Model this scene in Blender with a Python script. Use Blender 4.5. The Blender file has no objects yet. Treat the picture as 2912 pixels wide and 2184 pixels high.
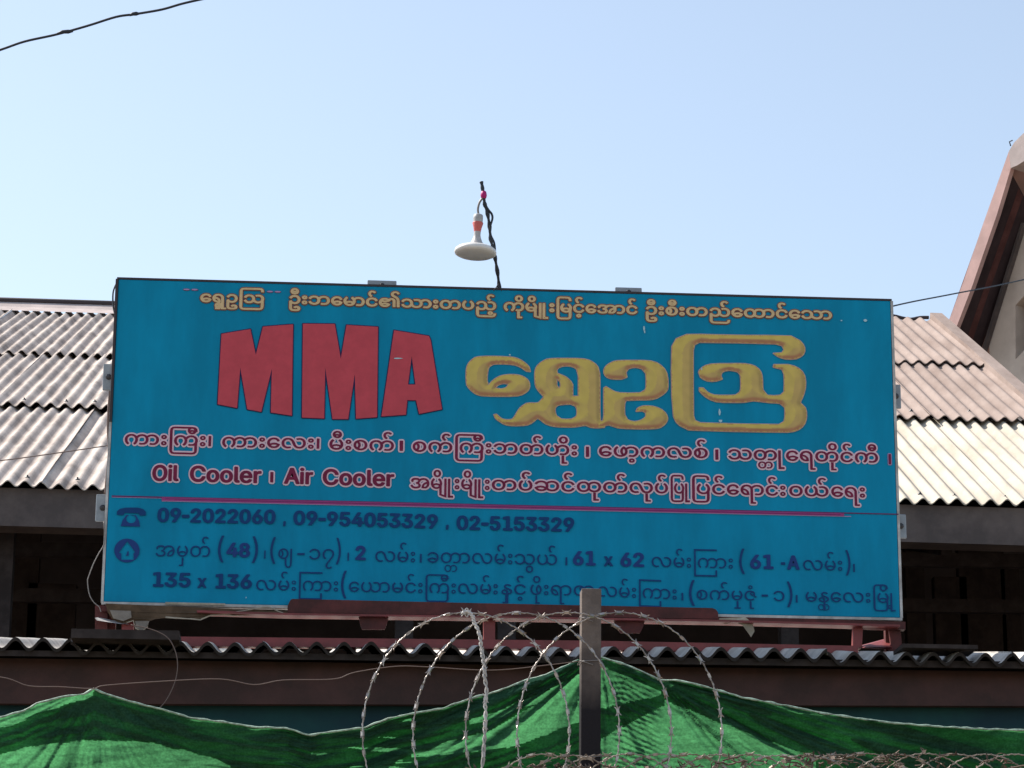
import bpy, bmesh, math, random
from math import sin, cos, tan, pi, radians, atan2, sqrt
from mathutils import Vector, Matrix
from mathutils.geometry import tessellate_polygon, delaunay_2d_cdt
from mathutils import noise as mnoise
random.seed(7)
scene = bpy.context.scene
COL = scene.collection

# ------------------------------------------------------------------ camera
CZ = 4.8                                   # height of the sign's centre above the ground
CAM = Vector((-0.88342610, -12.67135990, CZ - 3.21365942))
PITCH, YAW, ROLL = 0.270328638, -0.0713048919, 0.00672571703
FPX, PW, PH = 8000.0, 2912.0, 2184.0
_r = Vector((cos(YAW), sin(YAW), 0.0))
FWD = Vector((-sin(YAW) * cos(PITCH), cos(YAW) * cos(PITCH), sin(PITCH)))
_u = _r.cross(FWD)
RIGHT = _r * cos(ROLL) + _u * sin(ROLL)
UP = _u * cos(ROLL) - _r * sin(ROLL)
cd = bpy.data.cameras.new('camera'); cam = bpy.data.objects.new('camera', cd); COL.objects.link(cam)
cd.sensor_width = 36.0; cd.lens = FPX / PW * 36.0; cd.clip_start = 0.05; cd.clip_end = 3000
m = Matrix((RIGHT, UP, -FWD)).transposed().to_4x4(); m.translation = CAM
cam.matrix_world = m
scene.camera = cam

# ------------------------------------------------------------------ light
SUN = Vector((-0.56, 0.38, 0.74)).normalized()
world = bpy.data.worlds.new('World'); scene.world = world; world.use_nodes = True
wn = world.node_tree.nodes; bg = wn['Background']
sky = wn.new('ShaderNodeTexSky'); sky.sky_type = 'NISHITA'; sky.sun_disc = False
sky.sun_elevation = math.asin(SUN.z); sky.sun_rotation = atan2(SUN.x, SUN.y)
sky.altitude = 50; sky.air_density = 1.0; sky.dust_density = 0.8; sky.ozone_density = 1.0
hsv = wn.new('ShaderNodeHueSaturation'); hsv.inputs['Saturation'].default_value = 0.74; hsv.inputs['Value'].default_value = 0.93; hsv.inputs['Hue'].default_value = 0.494
world.node_tree.links.new(sky.outputs[0], hsv.inputs['Color']); world.node_tree.links.new(hsv.outputs[0], bg.inputs[0]); bg.inputs[1].default_value = 0.112
sd = bpy.data.lights.new('sun', 'SUN'); so = bpy.data.objects.new('sun', sd); COL.objects.link(so)
sd.energy = 4.0; sd.angle = radians(0.5); sd.color = (1.0, 0.93, 0.84)
so.rotation_euler = SUN.to_track_quat('Z', 'Y').to_euler(); so.location = (-8, 2, 12)
vs = scene.view_settings; vs.view_transform = 'Standard'; vs.look = 'None'; vs.gamma = 1.0
vs.exposure = 0.95; vs.use_curve_mapping = False

# ------------------------------------------------------------------ helpers
def ray(u, v):
    return (FWD + RIGHT * ((u - PW / 2) / FPX) + UP * ((PH / 2 - v) / FPX))
def hit(u, v, p0, n):                      # where the line of sight through a picture point meets a plane
    d = ray(u, v); return CAM + d * ((p0 - CAM).dot(n) / d.dot(n))
def at(u, v, Y):
    return hit(u, v, Vector((0, Y, 0)), Vector((0, 1, 0)))
def mat(name, color, rough=0.7, spec=0.3, metal=0.0, vary=0.0, scale=8.0, col2=None, bump=0.0, bscale=60.0, detail=5.0, stretch=None, fac=(0.4, 0.65), rand=False):
    mt = bpy.data.materials.new(name); mt.use_nodes = True; nt = mt.node_tree; N = nt.nodes; L = nt.links
    b = N['Principled BSDF']; b.inputs['Roughness'].default_value = rough
    b.inputs['Specular IOR Level'].default_value = spec; b.inputs['Metallic'].default_value = metal
    tc = N.new('ShaderNodeTexCoord'); mp = N.new('ShaderNodeMapping'); L.new(tc.outputs['Object'], mp.inputs[0])
    if stretch: mp.inputs['Scale'].default_value = stretch
    if rand:
        oi = N.new('ShaderNodeObjectInfo'); vm = N.new('ShaderNodeVectorMath'); vm.operation = 'SCALE'; vm.inputs[0].default_value = (37.0, 61.0, 23.0)
        L.new(oi.outputs['Random'], vm.inputs['Scale']); L.new(vm.outputs[0], mp.inputs['Location'])
    if vary or col2:
        nz = N.new('ShaderNodeTexNoise'); nz.inputs['Scale'].default_value = scale; nz.inputs['Detail'].default_value = detail
        nz.inputs['Roughness'].default_value = 0.65
        L.new(mp.outputs[0], nz.inputs[0])
        cr = N.new('ShaderNodeValToRGB'); L.new(nz.outputs[0], cr.inputs[0])
        c2 = col2 or tuple(c * (1 - vary) for c in color)
        cr.color_ramp.elements[0].color = (*c2, 1); cr.color_ramp.elements[1].color = (*color, 1)
        cr.color_ramp.elements[0].position = fac[0]; cr.color_ramp.elements[1].position = fac[1]
        L.new(cr.outputs[0], b.inputs['Base Color'])
    else:
        b.inputs['Base Color'].default_value = (*color, 1)
    if bump:
        n2 = N.new('ShaderNodeTexNoise'); n2.inputs['Scale'].default_value = bscale; n2.inputs['Detail'].default_value = 4
        L.new(mp.outputs[0], n2.inputs[0])
        bp = N.new('ShaderNodeBump'); bp.inputs['Strength'].default_value = bump; bp.inputs['Distance'].default_value = 0.004
        L.new(n2.outputs[0], bp.inputs['Height']); L.new(bp.outputs[0], b.inputs['Normal'])
    return mt
def mesh_obj(name, verts, faces, material, parent=None, smooth=False):
    me = bpy.data.meshes.new(name); me.from_pydata([tuple(v) for v in verts], [], faces); me.update()
    if material: me.materials.append(material)
    if smooth: me.polygons.foreach_set('use_smooth', [True] * len(me.polygons))
    o = bpy.data.objects.new(name, me); COL.objects.link(o)
    if parent is not None: attach(o, parent)
    return o
def attach(o, parent):
    o.parent = parent
    o.matrix_parent_inverse = wmat(parent).inverted()
def wmat(o):
    m = o.matrix_basis.copy()
    if o.parent is not None: m = wmat(o.parent) @ o.matrix_parent_inverse @ m
    return m
def thing(name, loc, label, cat, group=None):
    o = bpy.data.objects.new(name, None); COL.objects.link(o); o.location = loc; o.empty_display_size = 0.2
    tag(o, label, cat, group); return o
def tag(o, label, cat, group=None):
    o['label'] = label; o['category'] = cat
    if group: o['group'] = group
    return o
def structure(o): o['kind'] = 'structure'; return o
class MB:
    def __init__(s): s.v = []; s.f = []
    def quad(s, a, b, c, d):
        i = len(s.v); s.v += [a, b, c, d]; s.f.append((i, i + 1, i + 2, i + 3))
    def poly(s, P):
        i = len(s.v); s.v += list(P); s.f.append(tuple(range(i, i + len(P))))
    def box(s, c, size, M=None):
        hx, hy, hz = size[0] / 2, size[1] / 2, size[2] / 2; i = len(s.v)
        for z in (-hz, hz):
            for x, y in ((-hx, -hy), (hx, -hy), (hx, hy), (-hx, hy)):
                p = Vector((x, y, z))
                if M is not None: p = M @ p
                s.v.append(Vector(c) + p)
        for f in ((0, 3, 2, 1), (4, 5, 6, 7), (0, 1, 5, 4), (1, 2, 6, 5), (2, 3, 7, 6), (3, 0, 4, 7)):
            s.f.append(tuple(i + k for k in f))
    def bar(s, a, b, w, d, up=Vector((0, 0, 1))):
        a, b = Vector(a), Vector(b); t = (b - a).normalized()
        x = t.cross(up)
        if x.length < 1e-4: x = t.cross(Vector((0, 1, 0)))
        x.normalize(); y = x.cross(t).normalized(); i = len(s.v)
        for p in (a, b):
            for sx, sy in ((-1, -1), (1, -1), (1, 1), (-1, 1)):
                s.v.append(p + x * sx * w / 2 + y * sy * d / 2)
        for f in ((0, 3, 2, 1), (4, 5, 6, 7), (0, 1, 5, 4), (1, 2, 6, 5), (2, 3, 7, 6), (3, 0, 4, 7)):
            s.f.append(tuple(i + k for k in f))
    def tube(s, P, r, n=6, closed=False):
        P = [Vector(p) for p in P]; rs = r if isinstance(r, (list, tuple)) else [r] * len(P)
        base = len(s.v); prev = None
        for k, p in enumerate(P):
            t = (P[min(k + 1, len(P) - 1)] - P[max(k - 1, 0)]).normalized()
            x = (prev - t * prev.dot(t)) if prev is not None else t.cross(Vector((0.1, 0.2, 1)))
            x.normalize(); prev = x; y = t.cross(x)
            for j in range(n):
                a = 2 * pi * j / n; s.v.append(p + (x * cos(a) + y * sin(a)) * rs[k])
        for k in range(len(P) - 1):
            for j in range(n):
                s.f.append((base + k * n + j, base + k * n + (j + 1) % n, base + (k + 1) * n + (j + 1) % n, base + (k + 1) * n + j))
        s.f.append(tuple(base + j for j in reversed(range(n)))); s.f.append(tuple(base + (len(P) - 1) * n + j for j in range(n)))
    def lathe(s, c, prof, n=24, M=None):
        base = len(s.v)
        for r, z in prof:
            for j in range(n):
                a = 2 * pi * j / n; p = Vector((r * cos(a), r * sin(a), z))
                if M is not None: p = M @ p
                s.v.append(Vector(c) + p)
        for k in range(len(prof) - 1):
            for j in range(n):
                s.f.append((base + k * n + j, base + k * n + (j + 1) % n, base + (k + 1) * n + (j + 1) % n, base + (k + 1) * n + j))
    def build(s, name, material, parent=None, smooth=False):
        return mesh_obj(name, s.v, s.f, material, parent, smooth)
def bevel(o, w=0.004, seg=2):
    bm = bmesh.new(); bm.from_mesh(o.data)
    bmesh.ops.recalc_face_normals(bm, faces=bm.faces)
    bmesh.ops.bevel(bm, geom=list(bm.edges), offset=w, segments=seg, affect='EDGES', profile=0.5)
    bm.to_mesh(o.data); bm.free(); return o
def smoothpath(P, n=6):
    P = [Vector(p) for p in P]; out = []
    for i in range(len(P) - 1):
        p0, p1, p2, p3 = P[max(i - 1, 0)], P[i], P[i + 1], P[min(i + 2, len(P) - 1)]
        for k in range(n):
            t = k / n
            out.append(0.5 * ((2 * p1) + (p2 - p0) * t + (2 * p0 - 5 * p1 + 4 * p2 - p3) * t * t + (3 * p1 - p0 - 3 * p2 + p3) * t ** 3))
    out.append(P[-1]); return out
def link_copy(o, name=None):
    c = o.copy(); COL.objects.link(c); return c

# ------------------------------------------------------------------ materials
M_blue = mat('sign_vinyl_blue', (0.0004, 0.290, 0.50), 0.5, 0.12, vary=0.22, scale=2.0, detail=10, stretch=(2.2, 1, 0.6), bump=0.02, bscale=12)
M_red = mat('print_red', (0.60, 0.075, 0.10), 0.5, 0.2, vary=0.12, scale=14)
M_navy = mat('print_navy', (0.002, 0.050, 0.185), 0.5, 0.2, vary=0.10, scale=20)
M_violet = mat('print_violet_navy', (0.012, 0.050, 0.215), 0.5, 0.2, vary=0.10, scale=20)
M_outline = mat('print_dark_outline', (0.012, 0.010, 0.075), 0.5, 0.2)
M_pink = mat('print_pale_pink', (0.82, 0.58, 0.66), 0.5, 0.2, vary=0.08, scale=20)
M_maroon = mat('print_maroon', (0.22, 0.014, 0.060), 0.5, 0.2, vary=0.25, scale=12)
M_gold = mat('print_gold', (0.74, 0.54, 0.29), 0.5, 0.2, vary=0.14, scale=18)
M_brown = mat('print_brown_outline', (0.20, 0.075, 0.055), 0.5, 0.2)
M_stripe = mat('print_magenta', (0.36, 0.055, 0.22), 0.5, 0.2, vary=0.12, scale=15)
M_stripe_d = mat('print_plum', (0.13, 0.02, 0.10), 0.5, 0.2)
M_lilac = mat('print_lilac', (0.42, 0.28, 0.50), 0.5, 0.2)
M_fleck = mat('peeled_print', (0.42, 0.62, 0.68), 0.6, 0.2)
M_white_edge = mat('worn_white_metal', (0.62, 0.60, 0.58), 0.5, 0.3, vary=0.45, scale=9)
M_tab = mat('painted_grey_metal', (0.30, 0.34, 0.38), 0.5, 0.4, vary=0.18, scale=25)
M_bolt = mat('dark_bolt', (0.03, 0.03, 0.035), 0.45, 0.5)
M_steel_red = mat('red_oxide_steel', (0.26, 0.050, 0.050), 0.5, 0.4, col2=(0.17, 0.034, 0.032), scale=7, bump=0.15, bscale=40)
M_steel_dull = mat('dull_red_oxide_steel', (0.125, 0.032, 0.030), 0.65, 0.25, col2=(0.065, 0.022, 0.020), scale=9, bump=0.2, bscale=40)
M_vinyl_back = mat('torn_vinyl_back', (0.52, 0.46, 0.36), 0.65, 0.2, vary=0.4, scale=14, bump=0.3, bscale=30)
M_vinyl_old = mat('grimy_vinyl_back', (0.14, 0.095, 0.062), 0.8, 0.1, vary=0.4, scale=12, bump=0.3, bscale=30)
M_rag_grey = mat('grey_rag', (0.25, 0.22, 0.19), 0.8, 0.1, vary=0.3, scale=20, bump=0.3, bscale=30)
M_wire_dark = mat('black_cable', (0.028, 0.035, 0.048), 0.6, 0.3)
M_wire_grey = mat('grey_wire', (0.22, 0.20, 0.19), 0.5, 0.4)
M_wire_rust = mat('dull_brown_wire', (0.17, 0.12, 0.105), 0.6, 0.3)
M_barb = mat('galvanised_barbed_wire', (0.46, 0.42, 0.39), 0.36, 0.5, metal=0.55, col2=(0.20, 0.16, 0.14), scale=18, fac=(0.35, 0.6))
M_barb_rust = mat('rusty_barbed_wire', (0.40, 0.35, 0.30), 0.5, 0.4, metal=0.3, col2=(0.17, 0.12, 0.09), scale=18, fac=(0.35, 0.6))
M_sheet_l = mat('old_fibre_cement_grey', (0.58, 0.51, 0.46), 0.85, 0.1, col2=(0.27, 0.225, 0.20), scale=2.2, detail=11, bump=0.35, bscale=45, fac=(0.34, 0.60), stretch=(2.2, 0.8, 1), rand=True)
M_sheet_r1 = mat('fibre_cement_dusty_pink', (0.37, 0.295, 0.26), 0.85, 0.1, col2=(0.25, 0.19, 0.165), scale=2.2, detail=11, bump=0.35, bscale=45, fac=(0.32, 0.62), stretch=(2.2, 0.8, 1), rand=True)
M_sheet_r2 = mat('fibre_cement_cream', (0.56, 0.505, 0.42), 0.85, 0.1, col2=(0.40, 0.35, 0.285), scale=2.4, detail=11, bump=0.35, bscale=45, fac=(0.30, 0.56), stretch=(2.2, 0.8, 1), rand=True)
M_sheet_a = mat('awning_fibre_cement', (0.62, 0.59, 0.55), 0.8, 0.15, col2=(0.40, 0.37, 0.34), scale=6, bump=0.2, bscale=45)
M_edge = mat('shade_dark_edge', (0.045, 0.038, 0.036), 0.9, 0.05, vary=0.3, scale=20)  # shade on the awning sheet ends and undersides, put into the colour
M_ridge = mat('ridge_cap_pink', (0.52, 0.44, 0.42), 0.8, 0.15, vary=0.2, scale=5)
M_ridge_dark = mat('dark_ridge_rail', (0.055, 0.045, 0.05), 0.7, 0.2)
M_fascia_g = mat('grey_brown_render', (0.155, 0.125, 0.115), 0.85, 0.1, col2=(0.10, 0.082, 0.078), scale=4, bump=0.2, bscale=50)
M_interior = mat('shade_dark_interior', (0.10, 0.088, 0.092), 0.9, 0.05, vary=0.3, scale=3)  # deep shade of the room put into a dark wall colour
M_timber = mat('dark_timber', (0.058, 0.046, 0.044), 0.85, 0.1, vary=0.4, scale=10)
M_fascia_b = mat('red_brown_board', (0.092, 0.048, 0.045), 0.8, 0.1, col2=(0.058, 0.036, 0.034), scale=3.5, bump=0.2, bscale=60)
M_teal = mat('dark_teal_sheet', (0.012, 0.062, 0.064), 0.7, 0.2, col2=(0.010, 0.036, 0.050), scale=2.0)
M_cream = mat('cream_render', (0.74, 0.62, 0.52), 0.85, 0.1, col2=(0.56, 0.46, 0.38), scale=1.5, detail=9, bump=0.3, bscale=30)
M_trim = mat('pink_painted_verge', (0.56, 0.36, 0.33), 0.6, 0.25, vary=0.2, scale=4)
M_soffit = mat('dark_soffit_boards', (0.060, 0.040, 0.042), 0.8, 0.1, vary=0.35, scale=6, stretch=(1, 1, 0.3))
M_soffit_red = mat('dull_red_batten', (0.13, 0.055, 0.05), 0.8, 0.1, vary=0.35, scale=6)
M_tile = mat('dusty_roof_tile', (0.40, 0.25, 0.21), 0.8, 0.1, vary=0.25, scale=5)
M_concrete = mat('weathered_concrete', (0.20, 0.165, 0.145), 0.9, 0.1, col2=(0.13, 0.108, 0.098), scale=16, bump=0.5, bscale=110, detail=8)
def lower_shade(m_, z, soft, dark):  # darkens the colour below z, painting shade onto the lower part
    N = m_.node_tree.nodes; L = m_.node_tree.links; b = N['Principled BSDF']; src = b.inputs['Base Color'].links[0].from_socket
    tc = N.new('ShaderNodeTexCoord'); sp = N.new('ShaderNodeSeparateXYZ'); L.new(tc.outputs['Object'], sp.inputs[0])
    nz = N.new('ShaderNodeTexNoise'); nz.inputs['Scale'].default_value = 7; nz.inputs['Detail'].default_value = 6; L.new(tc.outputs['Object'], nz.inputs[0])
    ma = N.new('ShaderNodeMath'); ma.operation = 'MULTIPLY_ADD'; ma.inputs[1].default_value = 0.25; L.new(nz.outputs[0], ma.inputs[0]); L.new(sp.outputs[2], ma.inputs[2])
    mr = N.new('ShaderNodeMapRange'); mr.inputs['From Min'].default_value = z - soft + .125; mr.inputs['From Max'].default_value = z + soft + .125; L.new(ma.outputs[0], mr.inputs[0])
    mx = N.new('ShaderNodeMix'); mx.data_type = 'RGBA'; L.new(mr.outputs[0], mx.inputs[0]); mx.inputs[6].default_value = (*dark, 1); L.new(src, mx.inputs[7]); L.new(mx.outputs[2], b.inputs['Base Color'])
M_ground = mat('dusty_ground', (0.26, 0.20, 0.145), 0.95, 0.05, col2=(0.18, 0.14, 0.10), scale=0.7, bump=0.4, bscale=8)
M_bulb = mat('white_bulb_plastic', (0.80, 0.78, 0.75), 0.35, 0.4, vary=0.1, scale=20)
M_bulb_d = mat('grey_bulb_neck', (0.46, 0.45, 0.45), 0.45, 0.4, vary=0.25, scale=40)
M_bulb_r = mat('red_bulb_collar', (0.55, 0.11, 0.10), 0.45, 0.4)
M_tape = mat('magenta_tape', (0.45, 0.01, 0.16), 0.5, 0.3)
M_vine = mat('dry_brown_vine', (0.17, 0.125, 0.10), 0.8, 0.15, col2=(0.08, 0.056, 0.045), scale=20)

def net_material(name, dif, tra, tmix=0.55):
    mt = bpy.data.materials.new(name); mt.use_nodes = True; nt = mt.node_tree; N = nt.nodes; L = nt.links
    N.remove(N['Principled BSDF']); out = N['Material Output']
    tc = N.new('ShaderNodeTexCoord'); mp = N.new('ShaderNodeMapping'); L.new(tc.outputs['Object'], mp.inputs[0])
    mp.inputs['Scale'].default_value = (14, 14, 60)
    nz = N.new('ShaderNodeTexNoise'); nz.inputs['Scale'].default_value = 1.4; nz.inputs['Detail'].default_value = 7; nz.inputs['Roughness'].default_value = 0.75
    L.new(mp.outputs[0], nz.inputs[0])
    n3 = N.new('ShaderNodeTexNoise'); n3.inputs['Scale'].default_value = 3.0; n3.inputs['Detail'].default_value = 5
    L.new(tc.outputs['Object'], n3.inputs[0])
    mul = N.new('ShaderNodeMath'); mul.operation = 'MULTIPLY'; L.new(nz.outputs[0], mul.inputs[0]); L.new(n3.outputs[0], mul.inputs[1])
    cr = N.new('ShaderNodeValToRGB'); L.new(mul.outputs[0], cr.inputs[0])
    cr.color_ramp.elements[0].position = 0.14; cr.color_ramp.elements[1].position = 0.42
    cr.color_ramp.elements[0].color = (0.55, 0.55, 0.55, 1); cr.color_ramp.elements[1].color = (1.25, 1.25, 1.25, 1)
    wv = N.new('ShaderNodeTexNoise'); wv.inputs['Scale'].default_value = 130; wv.inputs['Detail'].default_value = 2; L.new(tc.outputs['Object'], wv.inputs[0])
    wr = N.new('ShaderNodeMapRange'); wr.inputs['From Min'].default_value = 0.3; wr.inputs['From Max'].default_value = 0.7; wr.inputs['To Min'].default_value = 0.78; wr.inputs['To Max'].default_value = 1.2
    L.new(wv.outputs[0], wr.inputs[0]); vv = N.new('ShaderNodeVectorMath'); vv.operation = 'SCALE'; L.new(cr.outputs[0], vv.inputs[0]); L.new(wr.outputs[0], vv.inputs['Scale'])
    def col(c):
        mx = N.new('ShaderNodeMix'); mx.data_type = 'RGBA'; mx.blend_type = 'MULTIPLY'; mx.inputs[0].default_value = 1
        mx.inputs[6].default_value = (*c, 1); L.new(vv.outputs[0], mx.inputs[7]); return mx.outputs[2]
    d = N.new('ShaderNodeBsdfDiffuse'); t = N.new('ShaderNodeBsdfTranslucent'); mx = N.new('ShaderNodeMixShader')
    L.new(col(dif), d.inputs[0]); L.new(col(tra), t.inputs[0])
    mx.inputs[0].default_value = tmix; L.new(d.outputs[0], mx.inputs[1]); L.new(t.outputs[0], mx.inputs[2])
    bp = N.new('ShaderNodeBump'); bp.inputs['Strength'].default_value = 0.3; bp.inputs['Distance'].default_value = 0.004
    L.new(nz.outputs[0], bp.inputs['Height']); L.new(bp.outputs[0], d.inputs['Normal']); L.new(bp.outputs[0], t.inputs['Normal'])
    L.new(mx.outputs[0], out.inputs[0]); return mt
M_net = net_material('green_shade_net', (0.038, 0.105, 0.068), (0.095, 0.37, 0.14), 0.45)
M_hem = mat('hem_rim_highlight', (0.46, 0.62, 0.50), 0.6, 0.3, vary=0.55, scale=50)  # bright rim highlight along the net's top put into the pale colour

# ------------------------------------------------------------------ ground
g = MB(); g.quad(Vector((-900, -900, 0)), Vector((900, -900, 0)), Vector((900, 900, 0)), Vector((-900, 900, 0)))
structure(g.build('ground', M_ground))

# ================================================================== main workshop with two corrugated roofs
EAVE_Y = 4.0
def roof_frame(u0, v0, u1, v1, slope):
    a = at(u0, v0, EAVE_Y); b = at(u1, v1, EAVE_Y)
    e = (b - a).normalized(); h = Vector((0, 1, 0)); h = (h - e * h.dot(e)).normalized()
    s = (h * cos(slope) + Vector((0, 0, 1)) * sin(slope)); s = (s - e * s.dot(e)).normalized()
    n = e.cross(s).normalized()
    return a, e, s, n
def wave(x, pitch, amp):
    return amp * cos(2 * pi * x / pitch)
def sheet_mesh(name, nw, pitch, amp, length, th, material, nl=6, sag=0.0, seed=0, seg=9, edge=None):
    rnd = random.Random(seed); v = []; f = []
    nx = nw * seg; W = nw * pitch
    for side in (0, 1):
        for j in range(nl + 1):
            for i in range(nx + 1):
                x = i * pitch / seg; y = length * j / nl
                z = wave(x, pitch, amp) + sag * sin(pi * j / nl) + (th if side == 0 else 0)
                z += 0.006 * mnoise.noise(Vector((x * 1.7 + seed * 5.1, y * 0.8, seed)))
                if j == 0:
                    z += 0.012 * mnoise.noise(Vector((x * 3.1 + seed * 9.7, 0, seed * 2.3)))
                    y += 0.010 * mnoise.noise(Vector((x * 4.1, seed * 3.3, 0.5)))
                v.append((x, y, z))
    st = (nx + 1) * (nl + 1)
    for j in range(nl):
        for i in range(nx):
            a = j * (nx + 1) + i; f.append((a, a + 1, a + nx + 2, a + nx + 1)); f.append((st + a, st + a + nx + 1, st + a + nx + 2, st + a + 1))
    for i in range(nx):
        f.append((i, st + i, st + i + 1, i + 1)); b = nl * (nx + 1) + i; f.append((b, b + 1, st + b + 1, st + b))
    for j in range(nl):
        a = j * (nx + 1); f.append((a, a + nx + 1, st + a + nx + 1, st + a)); b = a + nx; f.append((b, st + b, st + b + nx + 1, b + nx + 1))
    me = bpy.data.meshes.new(name); me.from_pydata(v, [], f); me.update(); me.materials.append(material)
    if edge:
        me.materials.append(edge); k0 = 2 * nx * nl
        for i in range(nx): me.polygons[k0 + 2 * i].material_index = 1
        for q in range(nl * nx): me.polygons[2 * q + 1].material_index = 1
    me.polygons.foreach_set('use_smooth', [True] * len(me.polygons))
    me.set_sharp_from_angle(angle=radians(50))
    return me
def lay_sheets(parent, fr, x0, x1, y0, y1, pitch, nw, amp, mats, seed, lift=0.0, overlap=0.18, holes=True):
    a, e, s, n = fr; W = nw * pitch; L = y1 - y0 + overlap
    meshes = [sheet_mesh('corrugated_sheet', nw, pitch, amp, L, 0.007, mats[k % len(mats)], seed=seed + k) for k in range(3)]
    x = x0; k = 0; rnd = random.Random(seed)
    while x < x1 - 0.01:
        o = bpy.data.objects.new('corrugated_sheet', meshes[rnd.randrange(3)]); COL.objects.link(o)
        dy = rnd.uniform(-0.03, 0.03); tilt = rnd.uniform(-0.003, 0.003)
        org = a + e * x + s * (y0 + dy) + n * (lift + 0.004 * (k % 2) + rnd.uniform(0, 0.008))
        tw = rnd.uniform(-0.002, 0.002)
        R = Matrix((e, s, n)).transposed().to_4x4(); R.translation = org
        o.matrix_world = R @ Matrix.Rotation(tilt, 4, 'X') @ Matrix.Rotation(tw, 4, 'Y')
        attach_keep(o, parent); x += W; k += 1
def attach_keep(o, parent):
    w = o.matrix_world.copy() if o.matrix_basis is None else o.matrix_basis.copy()
    o.parent = parent; o.matrix_parent_inverse = wmat(parent).inverted()

shop = thing('workshop_building', at(1400, 1500, EAVE_Y).xy.to_3d(), 'dark open fronted workshop with two old corrugated roofs behind the blue sign', 'building')
# --- left roof
FL = roof_frame(0, 1394, 330, 1403, radians(21.5))
def on_roof(fr, u, v, lift=0.0):
    p = hit(u, v, fr[0] + fr[3] * lift, fr[3]) - fr[0]; return p.dot(fr[1]), p.dot(fr[2])
PIT = 0.1015
yr1 = on_roof(FL, 150, 1158, 0.068)[1]; yr2 = on_roof(FL, 150, 1008, 0.104)[1]; yr3 = on_roof(FL, 150, 883, 0.125)[1]; yt = on_roof(FL, 150, 862, 0.20)[1] - 0.1
roofL = mesh_obj('roof', [FL[0] + FL[1] * x + FL[2] * y - FL[3] * 0.08 for x, y in ((-3, 0.1), (2.2, 0.1), (2.2, yt), (-3, yt))], [(0, 1, 2, 3)], M_timber, shop)
x0 = -3.0
lay_sheets(roofL, FL, x0, 2.2, 0.0, yr1, PIT, 8, 0.0175, [M_sheet_l], 11, 0.03)
lay_sheets(roofL, FL, x0 + 0.03, 2.2, yr1, yr2, PIT * 1.02, 8, 0.0185, [M_sheet_l], 21, 0.068)
lay_sheets(roofL, FL, x0 + 0.05, 2.2, yr2, yr3, PIT * 1.07, 8, 0.020, [M_sheet_l], 31, 0.104, 0.1)
# ridge flashing and the dark rail on it
rc = MB()
for i in range(24):
    xa, xb = -3 + i * 0.22, -3 + (i + 1) * 0.22
    P = [(yr3 - 0.25, 0.135), (yr3 + 0.02, 0.150), (max(yt + 0.1, yr3 + 0.15), 0.185)]
    for k in range(2):
        rc.quad(*[FL[0] + FL[1] * x + FL[2] * y + FL[3] * z for x, y, z in ((xa, *P[k]), (xb, *P[k]), (xb, *P[k + 1]), (xa, *P[k + 1]))])
rc.build('ridge_cap', M_ridge, shop)
rr = MB(); rr.tube([FL[0] + FL[1] * x + FL[2] * (max(yt + 0.1, yr3 + 0.15) + 0.03) + FL[3] * (0.20) for x in (-3, 0, 2.2)], 0.030, 8)
rr.build('ridge_rail', M_ridge_dark, shop, True)
# --- right roof
FR = roof_frame(2540, 1441, 2860, 1451, radians(26.6))
PR = 0.1060
xr = on_roof(FR, 2665, 918, 0.12)
yq1 = on_roof(FR, 2700, 1194, 0.072)[1]; yq2 = on_roof(FR, 2650, 1032, 0.110)[1]; yq3 = on_roof(FR, 2600, 908, 0.125)[1]
roofR = mesh_obj('roof', [FR[0] + FR[1] * x + FR[2] * y - FR[3] * 0.08 for x, y in ((-2.8, 0.1), (xr[0], 0.1), (xr[0], yq3), (-2.8, yq3))], [(0, 1, 2, 3)], M_timber, shop)
nwr = 8
xe = xr[0]
lay_sheets(roofR, FR, xe - nwr * PR * 4, xe, 0.0, yq1, PR, nwr, 0.019, [M_sheet_r2], 41, 0.03)
lay_sheets(roofR, FR, xe - nwr * PR * 4, xe, yq1, yq2, PR, nwr, 0.017, [M_sheet_r1], 51, 0.072)
lay_sheets(roofR, FR, xe - nwr * PR * 2, xe, yq2, yq3, PR, nwr, 0.016, [M_sheet_r1], 61, 0.110, 0.1)
vb = MB(); vb.bar(FR[0] + FR[1] * (xe + 0.03) + FR[2] * -0.02 + FR[3] * 0.07, FR[0] + FR[1] * (xe + 0.03) + FR[2] * (yq3 + 0.1) + FR[3] * 0.14, 0.10, 0.06, FR[3])
vb.build('verge_capping', M_sheet_r1, shop)
rd = MB()
for k in range(1):
    xa = xe - 0.40
    rd.tube(smoothpath([FR[0] + FR[1] * (xa + d * 0.075) + FR[2] * (yq3 + 0.12) + FR[3] * (0.115 + 0.012 * sin(k * 2 + d * 1.7)) for d in range(6)], 3), 0.015, 6)
rd.build('ridge_edge', M_ridge_dark, shop, True)
# fixing bolts on the crests
def bolts(fr, pitch, xs, ys, parent, n0):
    me = None
    for y, lift in ys:
        for q in xs:
            x = n0 + q * pitch; p = fr[0] + fr[1] * x + fr[2] * (y + random.uniform(-.03, .03)) + fr[3] * lift
            if me is None:
                b = MB(); b.lathe(Vector((0, 0, 0)), [(0.016, 0), (0.014, .006), (0.006, .008), (0.006, .016), (0, .018)], 7); o = b.build('roof_bolt', M_bolt, parent, True); me = o.data
                o.matrix_parent_inverse = Matrix.Identity(4); o.parent = None
            else: o = bpy.data.objects.new('roof_bolt', me); COL.objects.link(o)
            R = Matrix((fr[1], fr[2], fr[3])).transposed().to_4x4(); R.translation = p; o.matrix_basis = R; attach_keep(o, parent)
bolts(FL, PIT, (26, 28, 31, 34, 36), ((0.14, 0.060), ), roofL, -3.0)
bolts(FL, PIT * 1.02, (26, 29, 31, 33), ((yr1 + 0.15, 0.100), ), roofL, -2.97)
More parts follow.
